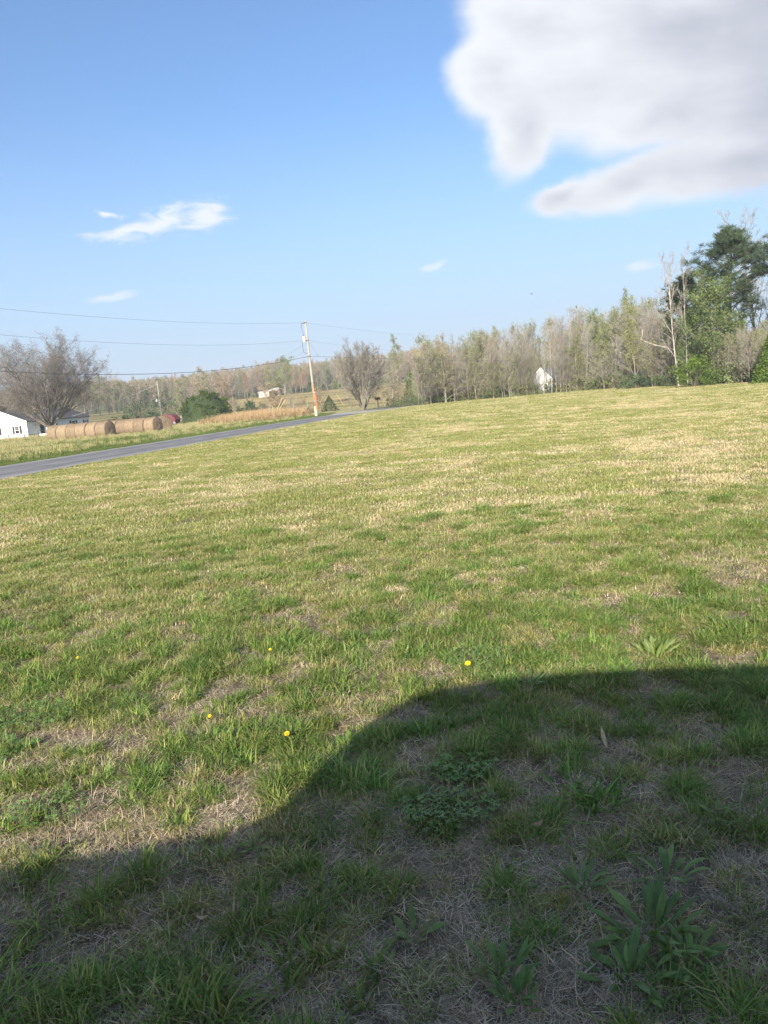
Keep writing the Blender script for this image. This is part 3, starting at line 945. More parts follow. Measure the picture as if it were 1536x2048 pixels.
def leafy():
    t = Tree(44); h = 10.; sp = forest_spec(h); sp['n'] = [18, 7, 5, 3]; sp['t0'][0] = .1; sp['len'][0] = .46; sp['up'] = [.04, .05, .05, .02, 0]; sp['ang'][0] = .9
    t.branch(Vector((0, 0, -.2)), Vector((.05, 0, 1)), 9.2, .13, 0, sp)
    t.leaves(7, .20, .22, .75)
    return finish(t, 'leafy_tree', (0, 0, 0), (M['bark_grey'], M['twig_olive'], M['leaf_spring']))
LEAFY = leafy(); LEAFY.location = place(1428, 770, 94); s_ = hpx(0, 590, 770, 94) / 10; LEAFY.scale = (s_ * .85, s_ * .85, s_)
tag(LEAFY, 'broad tree in fresh green leaf standing in front of the tallest pine', 'tree')
PR['leafy'] = [LEAFY]; USED.add(('leafy', 0))
put('leafy', place(1460, 769, 97), 6.5, 'lower fresh green tree under the tallest pine, right of the broad green one', name='leafy_tree', wide=1.1)
put('leafy', place(1395, 771, 98), 8.5, 'narrow fresh green tree left of the broad green one by the pines', name='leafy_tree', wide=.8)

# pale bare trunks named singly
put('pale', place(1358, 772, 98), hpx(0, 535, 772, 98), 'tall bare tree with a pale leaning trunk just left of the pines', idx=0, rz=.5, wide=.8)
put('pale', place(1376, 772, 97), hpx(0, 528, 772, 97) , 'slender pale bare tree rising close beside the leaning pale trunk by the pines', idx=1, rz=2.2, wide=.6)
put('grey', place(1515, 770, 112), hpx(0, 500, 770, 112), 'tall bare tree of upright grey limbs right of the tallest pine', idx=0, wide=.95)
put('grey', place(1560, 770, 108), hpx(0, 505, 770, 108), 'tall bare tree cut by the right edge of the picture beyond the pine', idx=1)
put('pale', place(1056, 790, 150), hpx(0, 655, 790, 150), 'thin white trunked tree left of the white gabled house in the wood', idx=1, rz=1.2, wide=.5)
put('pale', place(1140, 785, 140), hpx(0, 640, 785, 140), 'pale leaning trunk right of the white gabled house in the wood', idx=0, rz=4., wide=.5)
# bleached snag, forked
sn = MB(); D = 141
sn.tube([at3(1030, 791, D), at3(1031, 780, D), at3(1033, 773, D)], [.55, .45, .38], 7)
sn.tube([at3(1033, 774, D), at3(1024, 765, D), at3(1016, 757, D)], [.25, .15, .06], 5)
sn.tube([at3(1033, 774, D), at3(1034, 762, D), at3(1031, 745, D)], [.22, .14, .05], 5)
tag(sn.build('dead_tree', M['bark_white']), 'stubby bleached dead trunk with two thin forks at the foot of the wood', 'tree')
sn = MB(); D = 104
sn.tube([at3(1352, 700, D), at3(1330, 694, D), at3(1310, 690, D), at3(1292, 684, D), at3(1281, 678, D), at3(1285, 672, D), at3(1285, 660, D), at3(1279, 652, D)], [.09, .085, .08, .07, .065, .06, .05, .02], 5)
sn.tube([at3(1347, 680, D), at3(1330, 668, D), at3(1318, 660, D)], [.06, .045, .02], 5)
tag(sn.build('broken_branch', M['bark_pale']), 'crooked bleached bough bending out from the leaning pale trunk by the pines', 'branch')

# the wood's edge, left to right
WOODG = 'bare and budding trees along the edge of the wood'
LBL = {'grey': 'bare grey tree among the many along the edge of the wood behind the field',
       'pale': 'bare tree with a slim pale trunk among the many along the edge of the wood',
       'bud': 'tree hazed with grey green buds among the many along the edge of the wood',
       'yel': 'tree in yellow green young leaf among the many along the edge of the wood',
       'green': 'tree in fuller green leaf among the many along the edge of the wood',
       'pine': 'dark pine showing between the bare trees of the wood behind the field',
       'tan': 'tan twigged bare tree in the left end of the wood behind the drive'}
def topline(px):   # silhouette of the wood
    X = [760, 800, 830, 860, 900, 930, 965, 1000, 1040, 1080, 1115, 1150, 1175, 1200, 1240, 1275, 1310, 1340, 1400, 1500, 1640]
    Y = [722, 716, 690, 672, 678, 676, 664, 664, 650, 640, 622, 640, 608, 622, 602, 592, 596, 620, 655, 640, 620]
    return float(np.interp(px, X, Y)) + 12 + 20 * sstep(1080, 1220, px)
def baseline(px): return float(np.interp(px, [740, 832, 880, 950, 1010, 1085, 1160, 1250, 1340, 1440, 1536, 1650], [818, 812, 806.5, 800, 795.5, 788.5, 782, 776, 773, 769, 765, 760]))
def wood_label(k, px, row):
    w_ = ('front rank', 'second rank', 'middle ranks', 'deeper ranks', 'deepest ranks')[row]; 
    for lim, ph in ((905, 'right of the conical tree'), (1000, 'left of the white post'), (1050, 'around the bleached trunk'), (1125, 'around the gabled house'),
                    (1200, 'right of the gabled house'), (1275, 'above the low dark thicket'), (1345, 'behind the crooked bough'), (1440, 'behind the broad green tree'), (1800, 'right of the tallest pine')):
        if px < lim: break
    nm = {'grey': 'bare grey tree', 'pale': 'bare tree with slim pale trunk', 'bud': 'tree hazed with grey green buds', 'yel': 'tree in yellow green young leaf', 'green': 'tree in fuller green leaf', 'tan': 'bare tree with tan twigs'}[k]
    return '%s, %s of the wood, %s' % (nm, w_, ph)
for row in range(5):
    px = 838 + row * 5
    while px < 1640:
        by = baseline(px); g = ground(px, by); D0 = math.hypot(g.x, g.y); D = D0 + 1.5 + row * 5.5 + RNG.uniform(0, 4)
        if D0 > 230: D0 = 230; D = 200 + row * 6
        if 1050 < px < 1120 and row > 3: D += 12
        base = place(px, by, D)
        ty = topline(px) + (RNG.uniform(-6, 26) if row > 1 else RNG.uniform(8, 60))
        # pixel row of this base
        h = (EYE - base.z) + (baseline(px) - ty) / FPX * D - (EYE - (g.z)) * D / D0
        h = max(5, h)
        u = RNG.random()
        gr = sstep(1100, 1240, px)
        if px < 905 and u < .45: k = 'tan'
        elif u < .58 - gr * .10: k = 'grey'
        elif u < .68 - gr * .20: k = 'pale' if row < 2 else 'grey'
        elif u < .93 - gr * .06: k = 'bud'
        elif u < .995 - gr * .02: k = 'yel'
        else: k = 'yel'
        if not 1056 < px < 1114 or row > 3:
            put(k, base, h, wood_label(k, px, row), WOODG, wide=RNG.uniform(.75, 1.05) * (10 / max(h, 8)) ** .25)
        px += RNG.uniform(9, 17) * (150 / D) ** .3
# saplings and brush at the edge
px = 845.
while px < 1340:
    by = baseline(px); g = ground(px, by); D0 = min(225, math.hypot(g.x, g.y))
    if not 1058 < px < 1112:
        k = RNG.choice(('grey', 'bud', 'bud', 'tan' if px < 950 else 'grey')); row = 0
        put(k, place(px, by, D0 + RNG.uniform(.5, 5)), RNG.uniform(3.5, 7.5), wood_label(k, px, 0).replace('tree', 'sapling'), 'saplings along the edge of the wood', wide=RNG.uniform(1.2, 1.9), name='sapling')
    px += RNG.uniform(10, 19)
# understory
US = [shrub(300 + i, (0, 0, -50), 1.6, 1.6, 2.6, M[m], 'x', 'undergrowth_shrub', 500, .22) for i, m in enumerate(('leaf_bud', 'leaf_spring', 'leaf_cedar', 'leaf_yellow'))]
USL = {0: 'grey green budding shrub in the undergrowth at the foot of the wood', 1: 'fresh green shrub in the undergrowth at the foot of the wood', 2: 'dark evergreen shrub in the undergrowth at the foot of the wood', 3: 'yellow green shrub in the undergrowth at the foot of the wood'}
used_us = set()
def us_label(i, px, row):
    nm = ('grey green budding shrub', 'fresh green shrub', 'dark evergreen shrub', 'yellow green shrub')[i]
    for lim, ph in ((835, 'left of the conical tree'), (880, 'right of the conical tree'), (930, 'by the pale rock'), (1000, 'left of the white post'), (1060, 'by the bleached trunk'), (1130, 'right of the gabled house'), (1200, 'near the gabled house roof'), (1270, 'by the low dark thicket'),
                    (1345, 'below the crooked bough'), (1420, 'by the yellow green bush'), (1500, 'below the tallest pine'), (1800, 'by the conical evergreen')):
        if px < lim: break
    return '%s %s the foot of the wood, %s' % (nm, ('at', 'just inside')[row], ph)
def put_us(i, loc, s, label=None, group='shrubs at the foot of the wood', sz=None):
    sc = (s, s, sz or s)
    if i not in used_us:
        used_us.add(i); o = US[i]; o.location = loc; o.scale = sc; o['label'] = label or USL[i]; o['group'] = group
        return o
    return dup(US[i], loc, RNG.random() * 6.28, sc, label or USL[i], group)
px = 790
while px < 1620:
    by = baseline(px); g = ground(px, by); D0 = min(230, math.hypot(g.x, g.y))
    for row in range(2):
        if (1060 < px < 1115 or 1478 < px < 1600) and row == 0: continue
        u = RNG.random(); i = 0 if u < .45 else (1 if u < .7 else (2 if u < .88 else 3))
        put_us(i, place(px + RNG.uniform(-8, 8), by, D0 + 2 + row * 6), RNG.uniform(.5, 1.2) * (1.25 if px > 1150 else .95), us_label(i, px, row))
    px += RNG.uniform(11, 22)

# shrubs named singly on the right
shrub(501, place(1388, 773, 89), 2.6, 2.2, 3.9, M['leaf_bright'], 'yellow green bush at the field edge below the broad green tree', n_=3400, size=.2)
shrub(502, place(1418, 772, 92), 2.2, 2.0, 3.0, M['leaf_spring'], 'green bush between the yellow green bush and the pine', n_=2200, size=.2)
shrub(505, place(1270, 777, 112), 2.8, 2.0, 2.3, M['leaf_cedar'], 'low dark green thicket at the field edge well left of the pines', n_=2400, size=.2)
shrub(506, place(1545, 767, 80), 1.9, 1.9, 5.2, M['leaf_bright'], 'yellow green conical evergreen cut by the right edge of the picture', 'conifer', n_=4200, size=.2, cone=True, cat='tree', stems=1)
shrub(507, place(824, 808, 168), 2.3, 2.3, 6.8, M['leaf_spring'], 'green conical tree at the left end of the wood beyond the drive', 'conifer', n_=2600, size=.28, cone=True, cat='tree', stems=1)
shrub(508, place(880, 806, 160), 2.6, 2.2, 3.6, M['leaf_bud'], 'pale grey green shrub at the wood edge right of the green conical tree', n_=1500, size=.22)
# trunk standing clear at the far right
w = MB(); D = 92; w.tube([at3(1494, 766, D) - Vector((0, 0, .3)), at3(1497, 735, D), at3(1501, 700, D), at3(1506, 655, D)], [.33, .28, .24, .1], 8)
tag(w.build('tree_trunk', M['bark_brown'], smooth=True), 'thick dark trunk standing clear at the field edge left of the conical evergreen', 'tree')
for i, (q, s) in enumerate((((1440, 640), .9), ((1480, 700), 1.0), ((1530, 690), 1.0))): pass

# ---- far woods across the valley
FARG = 'tan and grey trees of the far wood across the pasture'
FL = {'tan': 'tan twigged bare tree in the far wood across the pasture', 'grey': 'grey bare tree in the far wood across the pasture', 'bud': 'grey green budding tree in the far wood across the pasture',
      'yel': 'yellow green tree in the far wood across the pasture', 'green': 'green leafed tree in the far wood across the pasture', 'red': 'red flowering tree in the far wood across the pasture', 'pine': 'dark pine in the far wood across the pasture'}
def fartop(px):
    X = [-60, 60, 150, 250, 300, 400, 440, 500, 560, 600, 660, 700, 760, 800, 850]
    Y = [790, 780, 768, 764, 760, 752, 744, 738, 724, 732, 722, 716, 712, 706, 700]
    return float(np.interp(px, X, Y))
far_pts = []
def far_label(k, px, row):
    w_ = ('front rank', 'second rank', 'third rank', 'back rank')[row]
    for lim, ph in ((250, 'seen over the green pasture'), (340, 'above the hay bales'), (440, 'above the round bush'), (520, 'left of the shed'), (600, 'above the shed'), (680, 'right of the utility pole'), (770, 'behind the multi stemmed tree'), (900, 'left of the conical green tree')):
        if px < lim: break
    return FL[k].replace(' in the far wood across the pasture', ', %s of the far wood, %s' % (w_, ph))
for row in range(6):
    px = -70 + row * 3
    while px < 860:
        if px < 150 and row > 1: px += 20; continue
        D = 372 + row * 9 + RNG.uniform(0, 7)
        b_ = place(px, 800, D); base_py = None
        d = pray(px, fartop(px)); ztop = EYE + d.z * D
        h = ztop - b_.z + RNG.uniform(-1.2, .7) - (1.5 if row < 2 else 0)
        h = max(7, h)
        u = RNG.random(); k = 'tan' if u < .60 else 'grey' if u < .82 else 'bud' if u < .92 else 'yel' if u < .985 else 'red'
        if row < 4: put(k, b_, h, far_label(k, px, row), FARG, wide=RNG.uniform(.9, 1.25))
        else: far_pts.append((b_, h, k))
        px += RNG.uniform(9, 17)
# beyond the first rows the wood is one mass
fp = []
srcs = [c.data for k in ('tan', 'grey') for root in PR[k][:3] for c in root.children if c.name.startswith('crown')]
rr0 = random.Random(3)
for _ in range(1500):
    D = rr0.uniform(405, 560); px = rr0.uniform(-260, 1900); b_ = place(px, 780, D)
    d = pray(px, fartop(min(px, 850)) if px < 850 else topline(min(px, 1500)) + 40); h = min(17, max(7, EYE + d.z * D - b_.z - rr0.uniform(0, 2)))
    fp.append((b_.x, b_.y, b_.z, rr0.random() * 6.28, 0, 0, h / 10, rr0.randrange(len(srcs)), (1, 1, 1)))
g = instancer('far_woods', srcs, fp)
tag(g, 'hazy mass of bare trees behind the first rows of the far wood', 'woods', kind='stuff')
# singles in the far wood
put('yel', place(570, 786, 345), 15.5, 'tall pale green tree standing above the shed in the far wood', name='green_tree', idx=0, wide=1.4)
put('yel', place(545, 788, 340), 11.5, 'yellow green tree directly behind the shed', name='young_leaf_tree', idx=1, wide=1.2)
put('yel', place(797, 790, 345), 18.0, 'light green treetop poking above the wood right of the multi stemmed tree', name='green_tree', idx=1)
put('yel', place(415, 800, 372), 12.8, 'round light green treetop in the far wood above the dark bush', name='green_tree', idx=1)
put('red', place(495, 790, 352), 10., 'reddish tree in the far wood left of the shed', idx=0, name='flowering_tree')
put('red', place(606, 786, 350), 9.5, 'reddish tree in the far wood just left of the utility pole', idx=0, name='flowering_tree')
def cedar(seed, px, py, D, hp, wp, label, m='leaf_cedar', n_=1500, size=.3, name='cedar_tree', cone=True):
    h = hp / FPX * D; w_ = wp / FPX * D / 2
    return shrub(seed, place(px, py, D), w_, w_, h, M[m], label, name, n_, size, cone=cone, cat='tree', stems=1 if cone else 4)
cedar(601, 625, 786, 335, 38, 24, 'dark green cedar at the far wood edge behind the utility pole', size=.5)
cedar(602, 672, 790, 330, 22, 30, 'low olive cedar group at the far wood edge right of the utility pole', 'leaf_bud', size=.5, cone=False)
cedar(603, 660, 822, 150, 30, 40, 'small dark young cedar in the grass right of the utility pole', size=.26)
cedar(604, 556, 792, 325, 50, 26, 'dark green tree behind the right end of the shed', 'leaf_spring', size=.5, cone=False)
cedar(605, 487, 838, 148, 34, 24, 'smallest dark cedar of three right of the round bush', size=.26, cone=False)
cedar(606, 505, 836, 150, 46, 30, 'middle and tallest dark cedar of three right of the round bush', size=.26, cone=False)
cedar(607, 528, 833, 152, 38, 34, 'right hand dark cedar of three right of the round bush', size=.26, cone=False)

# mid distance trees on the left
cedar(610, 282, 850, 165, 88, 82, 'loose green tree with a forked trunk behind the hay bales', 'leaf_cedar', 2600, .32, 'green_tree', False)
cedar(611, 345, 850, 168, 76, 62, 'dark green tree right of the small lamp pole', 'leaf_cedar', 2200, .32, 'green_tree', False)
cedar(612, 300, 852, 158, 36, 50, 'dark low bush under the loose green tree behind the hay bales', 'leaf_cedar', 1300, .3, 'bush', False)
put('bud', place(365, 850, 160), hpx(0, 770, 850, 160), 'grey twiggy tree between the lamp pole and the round bush', idx=0, wide=1.3)
put('tan', place(405, 842, 185), hpx(0, 756, 842, 185), 'reddish brown twiggy tree rising behind the round bush', idx=0, wide=1.5)
put('tan', place(455, 840, 175), hpx(0, 768, 840, 175), 'thin brown tree right behind the round bush', idx=1, wide=1.5)
for k_, q in enumerate(((160, 826, 285), (180, 825, 290), (200, 824, 292), (150, 828, 280), (218, 823, 296), (235, 822, 300))):
    put('grey' if k_ % 2 else 'bud', place(q[0], q[1], q[2]), 11.5 + (k_ % 3), 'brown grey tree in the clump beyond the green pasture, ' + ('second from its left end', 'third from its left end', 'fourth from its left end', 'at its left end', 'fifth from its left end', 'nearest its yellow green right end')[k_], 'clump of trees beyond the pasture behind the house', idx=k_ % 3, wide=1.2)
put('yel', place(238, 824, 305), 11, 'yellow green tree at the right end of the clump beyond the pasture', idx=0)
for k_, q in enumerate(((-20, 850, 175), (8, 852, 180), (35, 850, 190))):
    cedar(620 + k_, q[0], q[1], q[2], 84, 46, 'dark evergreen tree behind the white house, %s' % ('cut by the left edge', 'above its gable', 'above its dark roof')[k_], 'leaf_pine', 2200, .34, 'evergreen_tree', False)
put('grey', place(60, 850, 170), 12.5, 'smaller bare tree behind the dark roof of the white house', idx=2, wide=1.3)

# bushes between the hay and the trees
def round_bush():
    D = 134; loc = place(415, 845, D); rx = 54 / FPX * D; h = 64 / FPX * D
    r = random.Random(77); root = empty('round_bush', loc, 0, 'large rounded dark green evergreen bush beyond the tan grass', 'bush')
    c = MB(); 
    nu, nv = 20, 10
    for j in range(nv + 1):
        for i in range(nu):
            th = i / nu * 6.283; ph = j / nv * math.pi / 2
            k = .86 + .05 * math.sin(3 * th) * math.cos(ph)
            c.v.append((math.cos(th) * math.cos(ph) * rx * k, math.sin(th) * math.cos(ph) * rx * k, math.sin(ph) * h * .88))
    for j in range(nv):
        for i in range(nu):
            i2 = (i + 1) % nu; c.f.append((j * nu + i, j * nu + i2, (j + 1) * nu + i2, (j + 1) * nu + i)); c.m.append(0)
    c.build('inner_foliage', material('bush inner shade', (.03, .05, .015), .95), root)  # solid dark core paints the shade deep among the leaves
    b = MB()
    lumps = []
    for _ in range(150):
        th = r.random() * 6.283; ph = math.asin(r.uniform(.0, 1)); lumps.append(Vector((math.cos(th) * math.cos(ph) * rx, math.sin(th) * math.cos(ph) * rx, math.sin(ph) * h)) * r.uniform(.82, .99))
    for L_ in lumps:
        rad_ = r.uniform(.28, .6)
        for _ in range(75):
            d = Vector((r.gauss(0, 1), r.gauss(0, 1), r.gauss(0, 1))).normalized()
            leaf(b, r, L_ + d * rad_ * r.uniform(.6, 1.05), r.uniform(.13, .26))
    b.build('foliage', M['leaf_bush'], root)
    w = MB(); w.tube([(0, 0, -.1), (0, 0, h * .5)], [.2, .1], 6); w.build('stem', M['bark_brown'], root)
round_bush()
shrub(630, place(243, 853, 128), 29 / FPX * 128, 2.2, 2.7, M['leaf_bright'], 'bright green low shrub behind the left row of hay bales', n_=2600, size=.2)
shrub(631, place(274, 851, 132), 1.5, 1.4, 2.4, M['twig_olive'], 'greyish leafless shrub between the bright green shrub and the forked tree', n_=700, size=.2, narrow=.2)
# brush along the fence line behind the tan grass
for k_, (px, py, D, hp) in enumerate(((470, 836, 150, 40), (545, 832, 140, 62), (562, 832, 138, 44), (588, 830, 135, 40), (606, 829, 136, 34), (648, 823, 150, 46), (700, 822, 128, 30), (770, 816, 150, 40), (785, 815, 160, 62), (800, 814, 165, 58), (845, 811, 175, 50), (755, 817, 150, 48))):
    put('tan' if k_ % 3 else 'grey', place(px, py, D), hp / FPX * D, ('small bare tree touching the left dark cedar right of the round bush', 'tallest small bare tree in the brush, behind the two leaning pale poles', 'small bare tree just right of the two leaning pale poles', 'small bare tree by the dark fence post left of the utility pole', 'low bare shrubby tree between the last fence post and the utility pole', 'thin bare sapling just right of the utility pole', 'low bare bush left of the foot of the multi stemmed tree', 'low bare brush close right of the mailbox', 'taller bare brushy tree behind and right of the mailbox', 'bare brushy tree left of the conical green tree', 'bare bush hiding the left foot of the wood', 'small bare brush directly behind the mailbox')[k_],
        'small bare trees in the roadside brush' if px < 690 else 'brush right of the multi stemmed tree', idx=k_ % 3, wide=2.0)

# low brush under the far wood so that no daylight shows under the crowns
def far_brush():
    r = random.Random(8); srcs = [c.data for o in US for c in o.children if c.name.startswith('foliage')]
    pts = []
    for _ in range(1500):
        D = r.uniform(358, 470); px = r.uniform(-150, 900) if r.random() < .6 else r.uniform(760, 1900); b_ = place(px, 790, D)
        pts.append((b_.x, b_.y, b_.z, r.random() * 6.28, 0, 0, r.uniform(.7, 1.5), r.choice((0, 0, 0, 2)) % len(srcs), (1, 1, 1)))
    for _ in range(500):
        px = r.uniform(836, 1650); by = baseline(px); g = ground(px, by); D0 = min(230, math.hypot(g.x, g.y)); b_ = place(px, by, D0 + r.uniform(8, 55))
        pts.append((b_.x, b_.y, b_.z, r.random() * 6.28, 0, 0, r.uniform(.6, 1.3), r.choice((0, 0, 2, 1)) % len(srcs), (1, 1, 1)))
    g = instancer('wood_undergrowth', srcs, pts); tag(g, 'tangled undergrowth below the trees of the woods', 'undergrowth', kind='stuff')
far_brush()

# ------------------------------------------------------------------ buildings
M['white_wall'] = material('white painted siding', (.80, .80, .78), .7, .06, 1.5)
M['white_trim'] = material('white trim', (.82, .82, .80), .6)
M['roof_dark'] = material('dark asphalt shingles', (.075, .07, .075), .9, .25, 2, (.05, .047, .052))
M['black'] = material('black shutter paint', (.02, .022, .025), .5)
M['wood_old'] = material('weathered grey wood', (.22, .19, .16), .9, .25, 6, stretch=(1, 1, .2))
M['wood_post'] = material('dark weathered post', (.12, .10, .085), .9, .25, 6, stretch=(1, 1, .2))
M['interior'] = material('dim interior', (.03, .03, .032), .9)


def quad_prism(b, pts, n_, th, mi=0):
    """closed slab: polygon pts extruded by -n*th"""
    a = [Vector(p) for p in pts]; c = [p - n_ * th for p in a]
    b.poly(a, mi); b.poly(list(reversed(c)), mi)
    for i in range(len(a)):
        j = (i + 1) % len(a); b.poly([a[j], a[i], c[i], c[j]], mi)


def window(parent, org, ex, up, nout, cx, z0, w, h, shutters=True, sw=.38):
    """double hung window on a wall: glass, frame, sash bars, shutters"""
    def P(u, v, o): return org + ex * u + up * v + nout * o
    ax = (ex, nout, up)
    fr = MB()
    for (u, v, ww, hh) in ((cx, z0 + h - .05, w, .1), (cx, z0 + .05, w + .1, .1), (cx - w / 2 + .05, z0 + h / 2, .1, h - .2), (cx + w / 2 - .05, z0 + h / 2, .1, h - .2)):
        fr.box(P(u, v, .03), (ww, .08, hh), ax=ax)
    f = fr.build('window', M['white_trim'], parent)
    g = MB(); g.poly([P(cx - w / 2 + .1, z0 + .1, .012), P(cx + w / 2 - .1, z0 + .1, .012), P(cx + w / 2 - .1, z0 + h - .1, .012), P(cx - w / 2 + .1, z0 + h - .1, .012)]); g.build('pane', M['glass'], f)
    sb = MB(); sb.box(P(cx, z0 + h / 2, .035), (w - .2, .05, .07), ax=ax); sb.box(P(cx, z0 + h * .75, .03), (w - .2, .03, .035), ax=ax); sb.build('sash', M['white_trim'], f)
    if shutters:
        for s_ in (-1, 1):
            sh = MB(); sh.box(P(cx + s_ * (w / 2 + sw / 2 + .03), z0 + h / 2, .025), (sw, .05, h), ax=ax); sh.build('shutter', M['black'], parent)


def gable_house(name, corner, ex, ed, Wd, Ln, hw, hr, label, cat='house', over=.3):
    """corner: right near corner of the gable wall; ex points right along the gable, ed into the depth"""
    up = Vector((0, 0, 1)); root = empty(name, corner, 0, label, cat)
    O = Vector((0, 0, 0)); A = -ex * Wd
    def wall(nm, pts, n_):
        b = MB(); quad_prism(b, pts, n_, .14); return b.build(nm, M['white_wall'], root)
    b0 = Vector((0, 0, -.5))
    g = [A + b0, O + b0, O + up * hw, A + ex * (Wd / 2) + up * (hw + hr), A + up * hw]
    wall('wall', g, -ed)
    wall('wall', [p + ed * Ln for p in reversed(g)], ed)
    e1 = .143
    wall('wall', [b0 + ed * e1, b0 + ed * (Ln - e1), ed * (Ln - e1) + up * hw, ed * e1 + up * hw], ex)
    wall('wall', [A + b0 + ed * (Ln - e1), A + b0 + ed * e1, A + ed * e1 + up * hw, A + ed * (Ln - e1) + up * hw], -ex)
    for s_ in (0, 1):
        eave = (O + ex * over if s_ == 0 else A - ex * over) + up * (hw - over * hr / (Wd / 2))
        ridge = A + ex * (Wd / 2) + up * (hw + hr)
        r = MB(); q = [eave - ed * over, eave + ed * (Ln + over), ridge + ed * (Ln + over), ridge - ed * over]
        if s_: q.reverse()
        n_ = (q[1] - q[0]).cross(q[3] - q[0]).normalized()
        q = [p + n_ * .12 for p in q]; quad_prism(r, q, n_, .10)
        r.build('roof', M['roof_dark'], root)
        bb = MB(); e0 = eave - ed * (over + .02); r0 = ridge - ed * (over + .02)
        quad_prism(bb, [e0 + up * -.06, r0 + up * -.06, r0 + up * .16, e0 + up * .16] if s_ else [r0 + up * -.06, e0 + up * -.06, e0 + up * .16, r0 + up * .16], -ed, .03)
        bb.build('barge_board', M['white_trim'], root)
    return root, O, A, up


def yawvec(D_px, theta):
    v = pray(*D_px); v = Vector((v.x, v.y, 0)).normalized(); r_ = Vector((v.y, -v.x, 0))
    return (r_ * math.cos(theta) - v * math.sin(theta)).normalized(), (v * math.cos(theta) + r_ * math.sin(theta)).normalized()


def farmhouse():
    D = 142; ex, ed = yawvec((57, 877), rad(38))
    c = place(57.5, 877, D); c.z = at3(57.5, 877, D).z
    hw = 31 / FPX * D; Wd = 9.2; hr = 1.85
    root, O, A, up = gable_house('farmhouse', c, ex, ed, Wd, 17.5, hw, hr, 'white clapboard house with black shutters and a dark gabled roof behind the bare tree')
    n_ = -ed
    window(root, O, ex, up, n_, -1.95, .85, .95, 1.35)
    window(root, O, ex, up, n_, -5.9, .95, .85, 1.2)
    ac = MB(); ac.box(O + ex * -5.75 + up * .98 + n_ * .28, (.7, .5, .42), ax=(ex, ed, up)); ac.build('air_conditioner', M['wood_old'], root)
    # side wall: entry with small gabled porch, windows
    window(root, O, ed, up, ex, 6.9, .75, 1.3, 1.4, True, .4)
    window(root, O, ed, up, ex, 12.6, .85, 1.1, 1.5, True, .5)
    window(root, O, ed, up, ex, 16.3, .95, .7, 1.3, True, .35)
    pc = O + ed * 2.9
    dr_ = MB(); dr_.box(pc + ed * .9 + ex * .03 + up * 1.15, (.06, 1.0, 2.1), ax=(ex, ed, up)); d_ = dr_.build('door', M['interior'], root)  # near-black door colour paints the shade of the porch opening
    kn = MB(); kn.box(pc + ed * .55 + ex * .09 + up * 1.05, (.06, .06, .06), ax=(ex, ed, up)); kn.build('handle', M['steel'], d_)
    fl = MB(); fl.box(pc + ed * 1.0 + ex * .9 + up * .1, (1.8, 2.6, .9), ax=(ex, ed, up)); fl.build('porch_floor', M['white_wall'], root)
    for u in (-.2, 2.2):
        po = MB(); po.box(pc + ed * u + ex * 1.72 + up * 1.5, (.13, .13, 1.9), ax=(ex, ed, up)); po.build('porch_post', M['white_trim'], root)
        ra = MB(); ra.box(pc + ed * u + ex * .95 + up * 1.1, (1.4, .06, .06), ax=(ex, ed, up)); ra.build('porch_rail', M['black'], root)
    pr = MB(); e1, e2, rg = pc - ed * .5, pc + ed * 2.5, pc + ed * 1.0
    f0 = [e1 + ex * 1.9 + up * 2.48, e2 + ex * 1.9 + up * 2.48, rg + ex * 1.9 + up * 3.25]
    quad_prism(pr, f0, ex, .1); pr.build('porch_gable', M['white_trim'], root)
    for a_, b_ in ((e1, rg), (rg, e2)):
        r = MB(); z1 = 2.50 if a_ is e1 else 3.3; z2 = 3.3 if a_ is e1 else 2.50
        q = [a_ + ex * 2.0 + up * z1, b_ + ex * 2.0 + up * z2, b_ - ex * .3 + up * z2, a_ - ex * .3 + up * z1]
        nn = (q[1] - q[0]).cross(q[2] - q[0]).normalized()
        if nn.z < 0: q.reverse(); nn = -nn
        quad_prism(r, [p + nn * .07 for p in q], nn, .06); r.build('porch_roof', M['roof_dark'], root)
    ch = MB(); ch.box(O + ed * 9 - ex * (Wd / 2 + .3) + up * (hw + hr + .2), (.6, .6, 1.1), ax=(ex, ed, up)); ch.build('chimney', material('old brick', (.25, .12, .08), .9, .2, 6), root)
    # bench on the lawn beside the porch
    bn = empty('garden_bench', c + ed * 8.2 + ex * 1.6 + up * 0.1, math.atan2(ed.y, ed.x), 'brown bench standing before the house wall left of the tree trunk', 'bench')
    wd = material('brown bench wood', (.20, .11, .06), .8)
    q = MB(); q.box((0, 0, .45), (1.5, .45, .06)); q.build('seat', wd, bn)
    q = MB(); q.box((0, .22, .75), (1.5, .05, .5)); q.build('backrest', wd, bn)
    for x in (-.65, .65):
        q = MB(); q.box((x, 0, .21), (.07, .4, .42)); q.build('leg', M['white_trim'], bn)
farmhouse()


